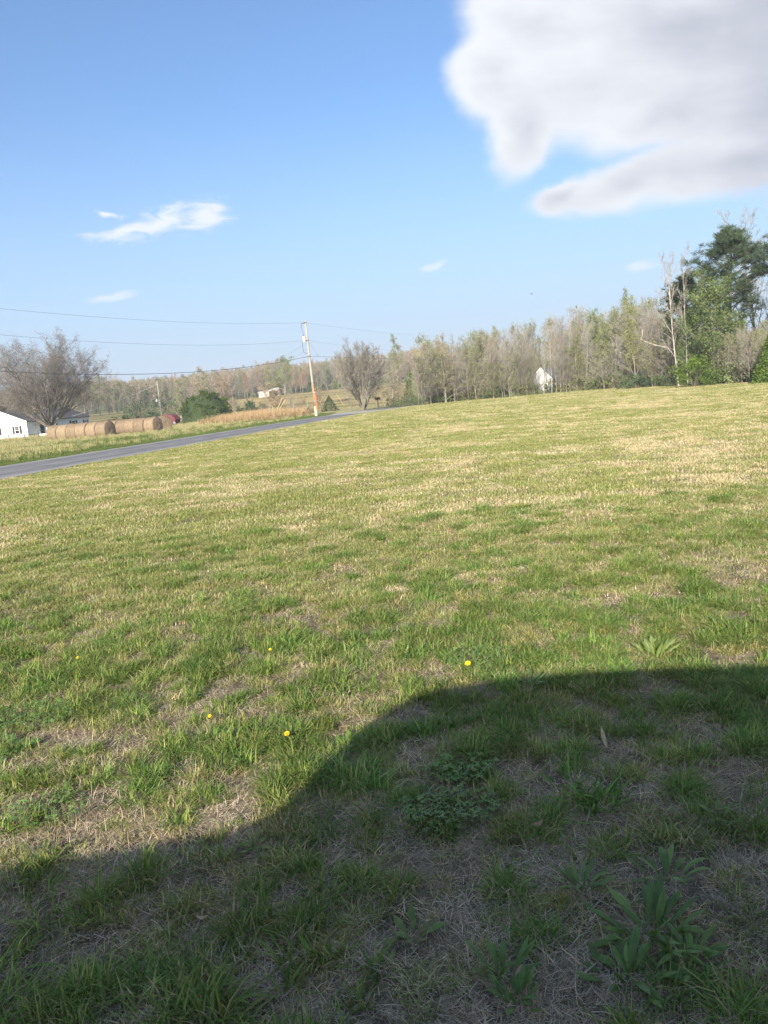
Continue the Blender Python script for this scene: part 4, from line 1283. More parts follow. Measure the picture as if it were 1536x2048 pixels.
def wood_house():
    D = 143; ex, ed = yawvec((1085, 790), rad(16))
    c = place(1106, 788.5, D); c.z = at3(1108, 790, D).z
    root, O, A, up = gable_house('gabled_house', c, ex, ed, 4.0, 9, 2.9, 2.0, 'white gabled house with a bluish roof half hidden among the bare trees', over=.2)
    for ch in root.children:
        if ch.name.startswith('roof'): ch.data.materials[0] = M['roof_blue']
        if ch.name.startswith('wall'): ch.data.materials[0] = M['grey_wall']
    window(root, O, ex, up, -ed, -1.3, 1.0, .8, 1.2, False); window(root, O, ex, up, -ed, -3.3, 1.0, .8, 1.2, False)
M['grey_wall'] = material('dull weathered white siding', (.40, .41, .42), .8, .25, 1.5)
M['roof_blue'] = material('blue grey metal roof', (.20, .23, .28), .6, .1, 2)
wood_house()
for k_, (px, kd, hh) in enumerate(((1059, 'grey', 11.5), (1069, 'pale', 11), (1088, 'pale', 11.5), (1104, 'pale', 12), (1114, 'grey', 11.5), (1080, 'grey', 3.2))):
    put(kd, place(px, baseline(px), 136 + (k_ % 3) * 1.5), hh, '%s tree %s the white gabled house in the wood' % ({'grey': 'bare grey', 'bud': 'budding', 'pale': 'thin pale'}[kd],
        ('just left of', 'before the left corner of', 'before the middle of', 'before the right corner of', 'just right of', 'very small before the front of')[k_]), wide=.6)


def shed():
    D = 318; ex, ed = yawvec((540, 792), rad(25))
    O = place(557, 793, D); O.z = at3(557, 793.5, D).z
    root = empty('open_shed', O, 0, 'small open fronted pole shed with pale tin roof at the far wood edge', 'shed'); up = Vector((0, 0, 1))
    tin = material('pale tin', (.55, .53, .48), .6, .2, 1.2)
    def box(nm, u, v, z, su, sv, sz, m): b = MB(); b.box(ex * u + ed * v + up * z, (su, sv, sz), ax=(ex, ed, up)); b.build(nm, m, root)
    box('wall', -6.2, 0, 1.1, 4.8, .15, 2.6, tin); box('wall', -3.8, 2.5, 1.1, .15, 4.8, 2.6, M['wood_post']); box('wall', -4, 5.0, 1.1, 9.2, .15, 2.6, M['wood_post'])
    box('wall', .0, 1.0, 1.2, .15, 2.0, 2.9, M['white_wall']); box('post', -2.0, 0, 1.2, .2, .2, 2.8, M['wood_old'])
    b = MB(); q = [ex * -9 + ed * -.5 + up * 2.5, ex * -3.7 + ed * -.5 + up * 2.55, ex * -3.7 + ed * 5.5 + up * 3.1, ex * -9 + ed * 5.5 + up * 3.1]; quad_prism(b, q, up, .12); b.build('roof', tin, root)
    b = MB(); q = [ex * -4.1 + ed * -.6 + up * 2.75, ex * .5 + ed * -.6 + up * 2.75, ex * -.6 + ed * 2.5 + up * 3.7, ex * -3.0 + ed * 2.5 + up * 3.7]; quad_prism(b, q, up, .12); b.build('roof', tin, root)
    b = MB(); q = [ex * .5 + ed * 5.6 + up * 2.75, ex * -4.1 + ed * 5.6 + up * 2.75, ex * -3.0 + ed * 2.5 + up * 3.7, ex * -.6 + ed * 2.5 + up * 3.7]; quad_prism(b, q, up, .12); b.build('roof', tin, root)
shed()

# ----------------------------------------------------------------- hay bales
def hay_material():
    m = bpy.data.materials.new('weathered hay'); m.use_nodes = True; n = NT(m.node_tree); b = n.n['Principled BSDF']
    co = n.node('ShaderNodeTexCoord').outputs['Object']; x, y, z = n.sep(co)
    ring = n.noise(n.vmul(co, (7, .6, .6)), 3, 4, .7); ring2 = n.noise(n.vmul(co, (1, 1, 1)), 2.2, 4, .6)
    c = n.mix(n.ramp(ring, .35, .65), (.20, .145, .09), (.33, .25, .165))
    c = n.mix(n.math('MULTIPLY', n.ramp(ring2, .4, .7), .6), c, (.24, .20, .155))
    rr = n.math('SQRT', n.math('ADD', n.math('MULTIPLY', y, y), n.math('MULTIPLY', z, z)))
    sw = n.noise(n.xyz(n.math('MULTIPLY', rr, 9.), n.math('MULTIPLY', y, 1.2), z), 2, 4, .7)
    endc = n.mix(n.ramp(sw, .35, .65), (.24, .18, .12), (.38, .29, .20))
    nx_ = n.sep(n.node('ShaderNodeNewGeometry').outputs['Normal'])
    e = n.node('ShaderNodeAttribute', attribute_name='endface').outputs['Fac']
    c = n.mix(e, c, endc)
    oi = n.node('ShaderNodeObjectInfo').outputs['Random']; v = n.math('MULTIPLY_ADD', oi, .3, .85); c = n.mix(1.0, c, n.xyz(v, v, v), 'MULTIPLY')
    n.put(b.inputs['Base Color'], c); b.inputs['Roughness'].default_value = .95; b.inputs['Specular IOR Level'].default_value = .05
    bp = n.node('ShaderNodeBump'); bp.inputs['Distance'].default_value = .05; n.put(bp.inputs['Height'], n.math('ADD', ring, n.noise(co, 25, 3))); n.l.new(bp.outputs[0], b.inputs['Normal'])
    return m
HAY = hay_material()


def bale_mesh(seed, R=.90, L=1.26):
    r = random.Random(seed); b = MB(); nu = 30; prof = [(-L / 2, .0), (-L / 2 - .02, .35), (-L / 2, .78), (-L / 2 + .03, .95), (-L / 2 + .09, 1.0), (-L / 4, 1.02), (0, 1.0), (L / 4, 1.025), (L / 2 - .09, 1.0), (L / 2 - .03, .95), (L / 2, .78), (L / 2 + .03, .35), (L / 2, .0)]
    ef = []
    for k, (x, f) in enumerate(prof):
        for i in range(nu):
            th = i / nu * 6.283; q = R * f * (1 + .025 * noise.noise(Vector((x * 3, math.cos(th) * 1.5 + seed, math.sin(th) * 1.5))) + .012 * math.sin(7 * th + seed))
            yy, zz = math.cos(th) * q, math.sin(th) * q
            if zz < -R * .88: zz = -R * .88
            b.v.append((x + (.03 * noise.noise(Vector((yy * 4, zz * 4, seed))) if f < .9 else 0), yy * 1.03, zz)); ef.append(1. if f < .9 else 0.)
    for k in range(len(prof) - 1):
        for i in range(nu):
            i2 = (i + 1) % nu; b.f.append((k * nu + i, k * nu + i2, (k + 1) * nu + i2, (k + 1) * nu + i)); b.m.append(0)
    # loose stalks sticking out of the rolled surface
    nv0 = len(b.v)
    for _ in range(420):
        th = r.random() * 6.283; x = r.uniform(-L / 2, L / 2); q = R * r.uniform(.97, 1.02); c = Vector((x, math.cos(th) * q, math.sin(th) * q))
        if c.z < -R * .8: continue
        t_ = Vector((r.gauss(0, .25), -math.sin(th), math.cos(th))) * r.uniform(.06, .2); o_ = Vector((0, math.cos(th), math.sin(th))) * r.uniform(.02, .07); sd = Vector((.012, 0, 0))
        b.poly([c - sd, c + sd, c + t_ + o_])
    me = b.mesh('hay_bale', HAY)
    at = me.attributes.new('endface', 'FLOAT', 'POINT'); at.data.foreach_set('value', ef + [0.] * (len(b.v) - nv0))
    return me
BM_ = [bale_mesh(i) for i in range(5)]


def bale_row(px, py, D, n_, yaw_theta, names, group, R=.80):
    v = pray(px, py); v = Vector((v.x, v.y, 0)).normalized(); r_ = Vector((v.y, -v.x, 0))
    ax = -v * math.sin(yaw_theta) + r_ * math.cos(yaw_theta)       # towards the near right end
    p0 = place(px, py, D)
    for i in range(n_):
        c = p0 - ax * (i * 1.275) + Vector((-ax.y, ax.x, 0)) * RNG.gauss(0, .05)
        o = bpy.data.objects.new('hay_bale', BM_[(i * 3 + int(px)) % 5]); COL.objects.link(o)
        o.location = (c.x, c.y, terr(c.x, c.y) + .79); o.rotation_euler = (RNG.gauss(0, .02), RNG.gauss(0, .02), math.atan2(ax.y, ax.x) + RNG.gauss(0, .03))
        tag(o, names(i, n_), 'hay bale', group)
ORD = ['nearest', 'second', 'third', 'fourth', 'fifth', 'sixth', 'seventh', 'eighth', 'ninth']
def nm1(i, n_): return 'round hay bale at the right end of the front row, showing its dark round end' if i == 0 else ('round hay bale at the left end of the front row by the house' if i == n_ - 1 else 'round hay bale, %s from the right end of the front row left of the gap' % ORD[i])
def nm2(i, n_): return 'round hay bale ending the right hand row, its round end facing the road' if i == 0 else ('last round hay bale of the right hand row, next to the gap' if i == n_ - 1 else 'round hay bale, %s from the right end of the right hand row' % ORD[i])
def nm3(i, n_): return 'round hay bale of the row hidden behind the front row, %s from its right end' % ORD[i]
bale_row(213, 874, 85, 6, rad(40), nm1, 'front left row of round hay bales')
bale_row(308, 864, 87, 7, rad(38), nm2, 'right hand row of round hay bales')
bale_row(222, 869, 93, 4, rad(36), nm3, 'rear row of round hay bales')
bale_row(327, 858, 95, 1, rad(60), lambda i, n_: 'darker weathered round hay bale by itself behind the right end of the rows', None)
for o in list(COL.objects):
    if 'group' in o and o['group'] is None: del o['group']


# ------------------------------------------------------- red machine by bales
def baler():
    D = 118; loc = place(342, 856, D); root = empty('round_baler', loc, rad(-20), 'faded dark red farm baler standing beyond the last hay bale', 'farm machine')
    red = material('faded dark red paint', (.16, .035, .04), .65, .3, 2, (.10, .03, .035))
    b = MB(); prof = [(-1.9, .75), (-2.0, 1.6), (-1.75, 2.15), (-1.0, 2.35), (.6, 2.35), (1.35, 2.0), (1.75, 1.4), (1.45, .75), (.6, .5), (-1.2, .5)]
    L = [(x, -.85, z) for x, z in prof]; R_ = [(x, .85, z) for x, z in prof]; b.poly(L); b.poly(list(reversed(R_)))
    for i in range(len(prof)):
        j = (i + 1) % len(prof); b.poly([L[i], R_[i], R_[j], L[j]])
    b.build('body', red, root)
    for x in (-1.0, .2): 
        b = MB(); b.box((x, -.88, 1.45), (.9, .05, 1.1)); b.build('side_panel', red, root)
    b = MB(); b.box((-1.9, 0, 1.95), (.5, 1.5, .55)); b.build('hood', M['black'], root)
    for s_ in (-1, 1):
        w = MB(); w.tube([(-.2, s_ * 1.0 - .12, .42), (-.2, s_ * 1.0 + .12, .42)], [.42, .42], 16); w.build('wheel', M['rubber'], root)
    w = MB(); w.tube([(1.5, -.95, .75), (1.5, -.85, .75)], [.28, .28], 14); w.build('pulley', M['steel'], root)
    w = MB(); w.tube([(-1.9, 0, .6), (-3.4, 0, .5)], [.07, .06], 5); w.build('drawbar', red, root); root.scale = (.8, .8, .8)
baler()


# ------------------------------------------------------------- utility poles
def pole_main():
    D = 100; base = place(633, 833, D)
    root = empty('utility_pole', base, 0, 'tall weathered utility pole with a transformer beside the road', 'utility pole')
    H = hpx(0, 648, 833, D); k = Vector((-.25, 0, 0))
    def ax(z): return k * (z / H)
    m = bpy.data.materials.new('pole wood'); m.use_nodes = True; n = NT(m.node_tree); b = n.n['Principled BSDF']
    co = n.node('ShaderNodeTexCoord').outputs['Object']; x, y, z = n.sep(co)
    up_ = n.mix(n.noise(n.vmul(co, (8, 8, .8)), 2, 4), (.27, .25, .215), (.39, .36, .32))
    lo_ = n.mix(n.ramp(n.noise(n.vmul(co, (3, 3, 1.2)), 2.5, 4), .4, .6), (.30, .165, .09), (.36, .26, .17))
    c = n.mix(n.ramp(n.math('ADD', z, n.noise(co, 1.2, 3)), 4.2, 5.4), lo_, up_)
    n.put(b.inputs['Base Color'], c); b.inputs['Roughness'].default_value = .9
    b = MB(); zs = [1.3, 3, 5, 8, 10, H]; b.tube([ax(q) for q in zs] and [ax(q) + Vector((0, 0, q)) for q in zs], [.175, .165, .155, .14, .13, .115], 12); b.build('pole', m, root, smooth=True)
    st = material('rusty treated stub', (.34, .14, .06), .9, .3, 4)
    b = MB(); b.tube([Vector((.20, -.1, .75)), Vector((.14, -.12, 3.2))], [.15, .13], 10); b.build('splint_pole', st, root)
    b = MB(); b.tube([Vector((0, 0, -.3)), Vector((0, 0, 1.32))], [.185, .18], 12); b.build('stub', material('pale green stub', (.46, .52, .40), .8, .15, 4), root)
    b = MB(); b.box(ax(4.9) + Vector((.28, -.02, 4.95)), (.20, .22, .82)); b.build('meter_box', M['black'], root)
    b = MB(); zt = H * .81; b.tube([ax(zt) + Vector((-.42, 0, zt - .3)), ax(zt) + Vector((-.42, 0, zt + .38))], [.2, .2], 14); t_ = b.build('transformer', material('light grey transformer', (.55, .56, .56), .5), root)
    b = MB(); b.tube([ax(zt) + Vector((-.42, 0, zt + .38)), ax(zt) + Vector((-.42, 0, zt + .62))], [.06, .04], 8); b.build('bushing', M['wood_post'], t_)
    for q in (-.2, .25):
        b = MB(); b.box(ax(zt) + Vector((-.16, 0, zt + q)), (.25, .08, .08)); b.build('bracket', M['black'], t_)
    b = MB(); b.tube([ax(H - .25) + Vector((-.1, 0, H - .25)), ax(H) + Vector((-.55, 0, H - .3)), ax(H) + Vector((-.58, 0, H - .75))], [.05, .05, .06], 6); b.build('fuse_cutout', M['wood_post'], root)
    b = MB(); b.tube([ax(H) + Vector((-.55, 0, H - .75)), ax(H) + Vector((-.42, 0, H - 1.7)), ax(zt) + Vector((-.42, 0, zt + .6))], [.018] * 3, 4)
    b.tube([ax(zt) + Vector((-.66, 0, zt + .1)), ax(zt) + Vector((-.68, 0, zt - 1.0)), ax(zt) + Vector((-.62, 0, zt - 1.55)), ax(zt) + Vector((-.3, 0, zt - 1.75)), ax(zt) + Vector((-.05, 0, zt - 1.6))], [.02] * 5, 4)
    b.build('drip_loop', M['black'], root)
    for z_ in (H - .2, H * .8, H * .635):
        b = MB(); b.tube([ax(z_) + Vector((-.2, -.16, z_)), ax(z_) + Vector((.2, -.16, z_))], [.05, .05], 6); b.build('insulator', M['wood_post'], root)
    b = MB()
    for z_ in (3.0, 1.9): b.tube([Vector((.09, -.05, z_)), Vector((.09, -.05, z_ + .1))], [.30, .30], 12)
    b.build('strap', M['steel'], root)
    return base, H, ax
PB, PH, PAX = pole_main()


def wire(name, pts, r_, label, sag=0., mat=None, n_=22, cat='cable'):
    b = MB(); P_ = []
    for a, c in zip(pts[:-1], pts[1:]):
        for k in range(n_):
            t = k / n_; q = a.lerp(c, t); q.z -= sag * 4 * t * (1 - t); P_.append(q)
    P_.append(pts[-1]); b.tube(P_, [r_] * len(P_), 5); o = b.build(name, mat or M['cable']); return tag(o, label, cat)
M['cable'] = material('weathered cable', (.12, .12, .125), .6)
M['cable_light'] = material('light grey cable', (.42, .44, .44), .6)
ptop = PB + PAX(PH) + Vector((-.1, -.16, PH - .2)); pmid = PB + PAX(PH * .8) + Vector((0, -.16, PH * .8)); plow = PB + PAX(PH * .635) + Vector((0, -.16, PH * .635))
lft = lambda y, D=52: at3(-40, y, D)
wire('power_line', [at3(-60, 611, 62), ptop], .009, 'uppermost thin overhead wire running from the left edge to the pole top', .55)
wire('power_line', [at3(-60, 664, 62), pmid], .009, 'second thin overhead wire reaching the pole at the transformer', .75)
wire('telephone_cable', [at3(-60, 739, 62), plow], .024, 'thick dark sagging cable, lowest of the three left of the pole', 1.1)
far1 = at3(905, 671, 205); far2 = at3(880, 700, 205); far3 = at3(1180, 722, 150)
wire('power_line', [ptop, at3(905, 672, 205)], .009, 'faint top wire running right from the pole towards the wood', .5)
wire('power_line', [pmid, at3(850, 702, 205)], .008, 'faint middle wire running right from the transformer', .5)
wire('telephone_cable', [plow, at3(1160, 721, 138)], .02, 'dark cable running right from the pole across the front of the wood', .25)
wire('service_wire', [PB + PAX(PH * .77) + Vector((-.3, 0, PH * .77)), at3(500, 729, 170)], .01, 'upper of two faint service wires slanting down left from the transformer', .8)
wire('service_wire', [PB + PAX(PH * .72) + Vector((-.1, 0, PH * .72)), at3(520, 738, 160)], .01, 'lower of two faint service wires slanting down left from the transformer', .8)
gb = place(692, 822, 112)
wire('guy_wire', [pmid, at3(637, 712, 101.5), plow + Vector((.8, .2, .2))], .010, 'thin guy wire dropping right of the upper pole', .0, n_=3)


def guy_guard():
    D = 112; b = MB(); b.tube([at3(694, 819, D), at3(673, 789, D)], [.035, .03], 6)
    tag(b.build('guy_guard', material('yellow plastic guard', (.42, .38, .20), .6)), 'yellow guard on a guy wire right of the utility pole', 'guard')
guy_guard()


def lamp_pole():
    D = 142; base = place(326, 850, D); top = at3(314, 762, D)
    root = empty('lamp_pole', base, 0, 'thin yard light pole leaning behind the hay bales', 'lamp post'); t = top - base
    b = MB(); b.tube([Vector((0, 0, -.3)), t * .5, t], [.12, .11, .09], 8); b.build('pole', material('grey green pole', (.30, .32, .26), .9, .15, 3), root)
    a = t * .57; b = MB(); b.tube([a, a + Vector((-.45, -.1, .12))], [.03, .03], 5); b.build('arm', M['steel'], root)
    b = MB(); b.tube([a + Vector((-.5, -.1, .22)), a + Vector((-.5, -.1, .02)), a + Vector((-.5, -.1, -.18))], [.1, .2, .14], 10); b.build('lamp_head', M['white_trim'], root)
    return top
LT = lamp_pole()
wire('service_wire', [LT - Vector((0, 0, .5)), at3(145, 832, 140)], .022, 'pale service wire sloping from the lamp pole down to the house', .35, M['cable_light'])


# ----------------------------------------------------------------- fences etc
def post(nm, p, h, r_, lean, mat, parent=None):
    b = MB(); b.tube([p + Vector((0, 0, -.2)), p + Vector((lean[0] * h, lean[1] * h, h))], [r_, r_ * .9], 7); return b.build(nm, mat, parent)


def fence(name, label, posts, D, hgt, rails, lean=(0, 0), rr_=.035, mat=None, pr=.07):
    mat = mat or M['wood_post']
    ps = [place(px, py, D_) for (px, py, D_) in posts]; root = empty(name, ps[0], 0, label, 'fence')
    for p in ps: post('post', p - ps[0], hgt, pr, (lean[0] + RNG.gauss(0, .04), lean[1]), mat, root)
    for a, c in zip(ps[:-1], ps[1:]):
        for z_ in rails:
            b = MB(); b.tube([a - ps[0] + Vector((0, -.08, z_)), c - ps[0] + Vector((0, -.08, z_))], [rr_] * 2, 5); b.build('rail', mat, root)
    return root
fence('yard_fence', 'low post and rail fence in front of the white house', ((-16, 884, 118), (20, 881, 118), (51, 877.5, 118), (79, 873, 120), (101, 870, 124)), 0, 1.25, (.75,), (-.12, 0))
fence('roadside_fence', 'old wooden fence of dark posts left of the utility pole', ((545, 835, 116), (590, 832, 114), (618, 830.5, 113)), 0, 1.9, (1.15,), (-.08, 0), .05, M['wood_old'], .12)
b = MB(); b.tube([place(598, 833, 112) + Vector((0, 0, .1)), place(617, 831, 112.6) + Vector((0, 0, 1.25))], [.07, .07], 6)
tag(b.build('brace_rail', M['wood_old']), 'diagonal brace leaning against the last fence post left of the utility pole', 'brace')
for i, (x0, y0, x1, y1, lb) in enumerate(((552, 824, 565, 795, 'pale pole leaning right in the brush left of the fence, the steeper of two'), (554, 826, 571, 799, 'pale pole leaning right in the brush left of the fence, the longer of two'), (550, 826, 544, 812, 'short pale stick leaning left in the brush beside the two pale poles'))):
    b = MB(); b.tube([at3(x0, y0, 128), at3(x1, y1, 128)], [.05, .04], 6); tag(b.build('leaning_pole', material('cut cane', (.52, .45, .24), .8)), lb, 'pole')
for i, (px, py, lb) in enumerate(((250, 849, 'left'), (265, 848, 'middle'), (280, 846, 'right'))):
    p = place(px, py + 6, 104); h = at3(px, py - 5, 104).z - p.z
    b = MB(); b.tube([p, p + Vector((0, 0, h))], [.055, .055], 6); o = b.build('marker_post', M['white_trim']); tag(o, '%s one of three small white posts just above the hay bales' % lb, 'post', 'white posts behind the hay bales')
w_ = wire('pipe_rail', [at3(590, 824.5, 118) + Vector((0, 0, 0)), at3(648, 820, 124)], .04, 'thin pale rail behind the pole and the fence', 0, M['wood_old'], 2, 'rail')


def mailbox():
    D = 133; p = place(757, 820, D); root = empty('mailbox', p, rad(15), 'dark mailbox on a wooden post right of the multi stemmed tree', 'mailbox')
    b = MB(); b.box((0, 0, .65), (.14, .14, 1.5)); b.build('post', M['wood_old'], root)
    b = MB(); n_ = 8; L = []; R_ = []
    for k in range(n_ + 1):
        a = math.pi * k / n_; L.append((-.42, -math.cos(a) * .2, 1.62 + math.sin(a) * .2)); R_.append((.42, -math.cos(a) * .2, 1.62 + math.sin(a) * .2))
    L = [(-.42, -.2, 1.4)] + L + [(-.42, .2, 1.4)]; R_ = [(.42, -.2, 1.4)] + R_ + [(.42, .2, 1.4)]
    b.poly(list(reversed(L))); b.poly(R_)
    for i in range(len(L)): j = (i + 1) % len(L); b.poly([L[i], R_[i], R_[j], L[j]])
    b.build('box', material('dark red mailbox', (.10, .035, .03), .5), root)
    b = MB(); b.box((.1, -.23, 1.78), (.04, .02, .22)); b.build('flag', M['black'], root)
    b = MB(); b.box((0, 0, 1.385), (.9, .3, .03)); b.build('bracket_board', M['wood_post'], root)
mailbox()
# boundary markers at the wood
D = 140
b = MB(); p = place(1009, 796.5, D); b.tube([p, p + Vector((0, 0, 1.35))], [.11, .10], 8); tag(b.build('boundary_post', M['white_trim']), 'short white post at the field edge beside the rusty panel', 'post')
b = MB(); p = place(1003, 797, D); b.box(p + Vector((0, 0, .65)), (.55, .12, 1.4)); tag(b.build('rusty_panel', material('rusty brown metal', (.22, .13, .07), .8, .25, 3)), 'rusty brown panel standing at the field edge beside the white post', 'panel')


def cow(px, py, D, yaw, label, col=(.05, .035, .03)):
    p = place(px, py, D); root = empty('cow', p, yaw, label, 'cow', 'cattle in the far pasture')
    m = material('cow hide', col, .8, .15, 3)
    b = MB()
    pts = [(-1.05, 0, 1.15), (-.9, 0, 1.12), (-.5, 0, 1.02), (0, 0, 1.0), (.45, 0, 1.02), (.75, 0, 1.15), (1.05, 0, 1.25), (1.3, 0, 1.1), (1.55, 0, .8), (1.68, 0, .62)]
    b.tube([Vector(q) for q in pts], [.12, .32, .38, .40, .38, .30, .20, .17, .14, .08], 10)
    for (x, y) in ((-.75, -.2), (-.75, .2), (.6, -.2), (.6, .2)):
        b.tube([Vector((x, y, .95)), Vector((x - (.08 if x < 0 else 0), y, .5)), Vector((x, y, 0))], [.15, .08, .06], 6)
    b.tube([Vector((-1.08, 0, 1.2)), Vector((-1.2, 0, .8)), Vector((-1.18, 0, .45))], [.04, .03, .05], 5)
    b.build('body', m, root, smooth=True); root.scale = (.62, .62, .62)
    for s_ in (-1, 1):
        e = MB(); e.poly([(1.38, s_ * .12, 1.12), (1.34, s_ * .34, 1.16), (1.42, s_ * .16, 1.02)]); e.build('ear', m, root)
cow(682, 802, 205, rad(200), 'dark brown cow grazing at the left in the pasture beside the multi stemmed tree', (.09, .05, .035))
cow(694, 802, 207, rad(15), 'nearly black cow grazing right of the brown one beside the multi stemmed tree')
cow(170, 846, 230, rad(10), 'black cow standing in the green pasture right of the big bare tree')

# bench in the yard beyond the wood on the right
bn = empty('white_bench', place(1505, 765, 118), rad(10), 'long white bench glimpsed between the dark trunk and the conical evergreen', 'bench')
b = MB(); b.box((0, 0, .95), (1.7, .5, .08)); b.build('seat', M['white_trim'], bn)
for x in (-.7, .7): b = MB(); b.box((x, 0, .45), (.08, .4, .92)); b.build('leg', M['white_trim'], bn)

# small grey boulders glimpsed at the foot of the wood
for px, py, lb in ((882, 803, 'pale rock in the brush at the left end of the wood'), (950, 799, 'left of two pale rocks below the middle of the wood'), (962, 798, 'right of two pale rocks below the middle of the wood')):
    r = random.Random(px); b = MB(); p = place(px, py, 168); nu = 9
    for j in range(4):
        for i in range(nu):
            th = i / nu * 6.283; f = math.cos(j / 3 * 1.3) * r.uniform(.8, 1.1); b.v.append((p.x + math.cos(th) * .55 * f, p.y + math.sin(th) * .4 * f, p.z + .55 * math.sin(j / 3 * 1.45)))
    for j in range(3):
        for i in range(nu): i2 = (i + 1) % nu; b.f.append((j * nu + i, j * nu + i2, (j + 1) * nu + i2, (j + 1) * nu + i)); b.m.append(0)
    b.f.append(tuple(3 * nu + i for i in range(nu))); b.m.append(0)
    tag(b.build('rock', material('pale stone', (.45, .45, .43), .9, .15, 4)), lb, 'rock')


# bird high over the wood
def bird():
    p = at3(1063, 588, 90); root = empty('bird', p, rad(40), 'tiny dark bird high in the sky over the wood', 'bird'); m = material('dark feathers', (.04, .035, .035), .8)
    b = MB(); b.tube([Vector((-.16, 0, 0)), Vector((-.05, 0, 0)), Vector((.07, 0, .01)), Vector((.14, 0, .02)), Vector((.17, 0, .015))], [.01, .035, .04, .025, .004], 7)
    b.poly([(-.12, 0, 0), (-.26, .05, 0), (-.26, -.05, 0)]); b.build('body', m, root)
    for s_ in (-1, 1):
        w = MB(); w.poly([(.06, s_ * .02, .01), (-.05, s_ * .02, .01), (-.06, s_ * .16, .06), (.05, s_ * .16, .06)]); w.poly([(.05, s_ * .16, .06), (-.06, s_ * .16, .06), (-.1, s_ * .33, .03)]); w.build('wing', m, root)
bird()


# ------------------------------------------------ weeds and flowers, foreground
def blade_leaf(b, base, out, ln, w, lean, col, curl=.5, nseg=6, lobes=0., fold=.18):
    side = Vector((-out.y, out.x, 0)); p = base.copy(); ang = lean; prev = None
    for k in range(nseg + 1):
        t = k / nseg; ww = w * (math.sin(math.pi * min(1, t * .92 + .06)) ** .7) * (.35 + .65 * min(1, t * 1.8)) if k < nseg else 0
        if lobes: ww *= 1 + lobes * (1 if k % 2 else -1)
        d = out * math.sin(ang) + Vector((0, 0, math.cos(ang))); nrm = side.cross(d).normalized()
        l_, c_, r_ = p - side * ww / 2 + nrm * fold * ww, p.copy(), p + side * ww / 2 + nrm * fold * ww
        if prev:
            a = prev
            if k < nseg: b.poly([a[0], a[1], c_, l_], 0, col); b.poly([a[1], a[2], r_, c_], 0, col)
            else: b.poly([a[0], a[1], c_], 0, col); b.poly([a[1], a[2], c_], 0, col)
        prev = (l_, c_, r_); p = p + d * (ln / nseg); ang += curl / nseg * 1.6
        if p.z < base.z + .004: p.z = base.z + .004


WEED = bpy.data.materials.new('weed leaf'); WEED.use_nodes = True
n = NT(WEED.node_tree); bs = n.n['Principled BSDF']
c = n.node('ShaderNodeAttribute', attribute_name='col').outputs['Color']; v = n.math('MULTIPLY_ADD', n.noise(n.node('ShaderNodeNewGeometry').outputs['Position'], 60, 3), .6, .7)
c = n.mix(1.0, c, n.xyz(v, v, v), 'MULTIPLY'); n.put(bs.inputs['Base Color'], c); bs.inputs['Roughness'].default_value = .45; bs.inputs['Specular IOR Level'].default_value = .35
tr = n.node('ShaderNodeBsdfTranslucent'); n.put(tr.inputs[0], c); ms = n.node('ShaderNodeMixShader'); ms.inputs[0].default_value = .25
n.l.new(bs.outputs[0], ms.inputs[1]); n.l.new(tr.outputs[0], ms.inputs[2]); n.l.new(ms.outputs[0], n.n['Material Output'].inputs[0])


def rosette(px, py, label, nl, ln, w, lean=(.5, 1.1), cols=((.09, .17, .04), (.12, .21, .05), (.07, .14, .04)), lobes=0., seed=0, name='broadleaf_weed', spread=.03, curl=.7):
    r = random.Random(seed + int(px)); p = ground(px, py); p.z += .01; root = empty(name, p, 0, label, 'weed')
    ln *= .72; w *= .68; nl = int(nl * 1.25)
    ms_ = []
    for i in range(nl):
        a = i * 2.4 + r.random() * .8; out = Vector((math.cos(a), math.sin(a), 0)); k = r.uniform(.85, 1.15); col = tuple(q * k for q in r.choice(cols))
        b = MB(); blade_leaf(b, out * spread * r.random(), out, ln * r.uniform(.6, 1.1), w * r.uniform(.75, 1.15), r.uniform(*lean), col, curl * r.uniform(.3, 1.6), 7, lobes or .07, r.uniform(.1, .35))
        b.build('leaf', WEED, root)
    return root
W1 = ((.14, .23, .055), (.18, .27, .07), (.115, .19, .05)); W2 = ((.20, .27, .08), (.25, .31, .10)); W3 = ((.13, .19, .05), (.16, .22, .06), (.20, .20, .08))
rosette(1300, 1880, 'largest dark green clump of long tongue leaves near the bottom right corner', 26, .20, .034, (.15, .95), W1, spread=.10)
rosette(1260, 1965, 'clump of tongue leaves at the bottom edge below the largest one', 20, .17, .036, (.3, 1.0), W1, seed=3, spread=.08)
rosette(1385, 1925, 'clump of tongue leaves at the right side of the largest one by the corner', 16, .16, .032, (.3, 1.1), W1, seed=7, spread=.07)
rosette(1000, 1960, 'bright leafy weed at the bottom edge right of the middle', 17, .13, .028, (.1, .9), ((.11, .20, .05), (.15, .24, .06)), seed=4, spread=.06)
rosette(1035, 2015, 'bright leafy weed cut by the bottom edge below its neighbour', 14, .11, .028, (.1, .8), ((.11, .20, .05), (.15, .24, .06)), seed=9, spread=.05)
rosette(828, 1885, 'broad leaved plantain rosette with upright yellowish leaves in the lower middle', 10, .125, .042, (.2, 1.0), W3, seed=5)
rosette(1105, 1655, 'low weed with small green leaves in the middle of the shaded grass', 16, .10, .022, (.7, 1.35), W1, seed=6, spread=.09)
rosette(1165, 1790, 'tuft of upright tongue leaves among the grey thatch in the lower right', 12, .15, .026, (.1, .7), W1, seed=11, spread=.05)
rosette(1330, 1770, 'upright leafy tuft above the largest tongue leaf clump', 14, .16, .028, (.1, .8), W1, seed=12, spread=.07)
rosette(1440, 1650, 'single weed with one folded pale leaf near the right edge', 7, .13, .03, (.1, .8), W3, seed=13)
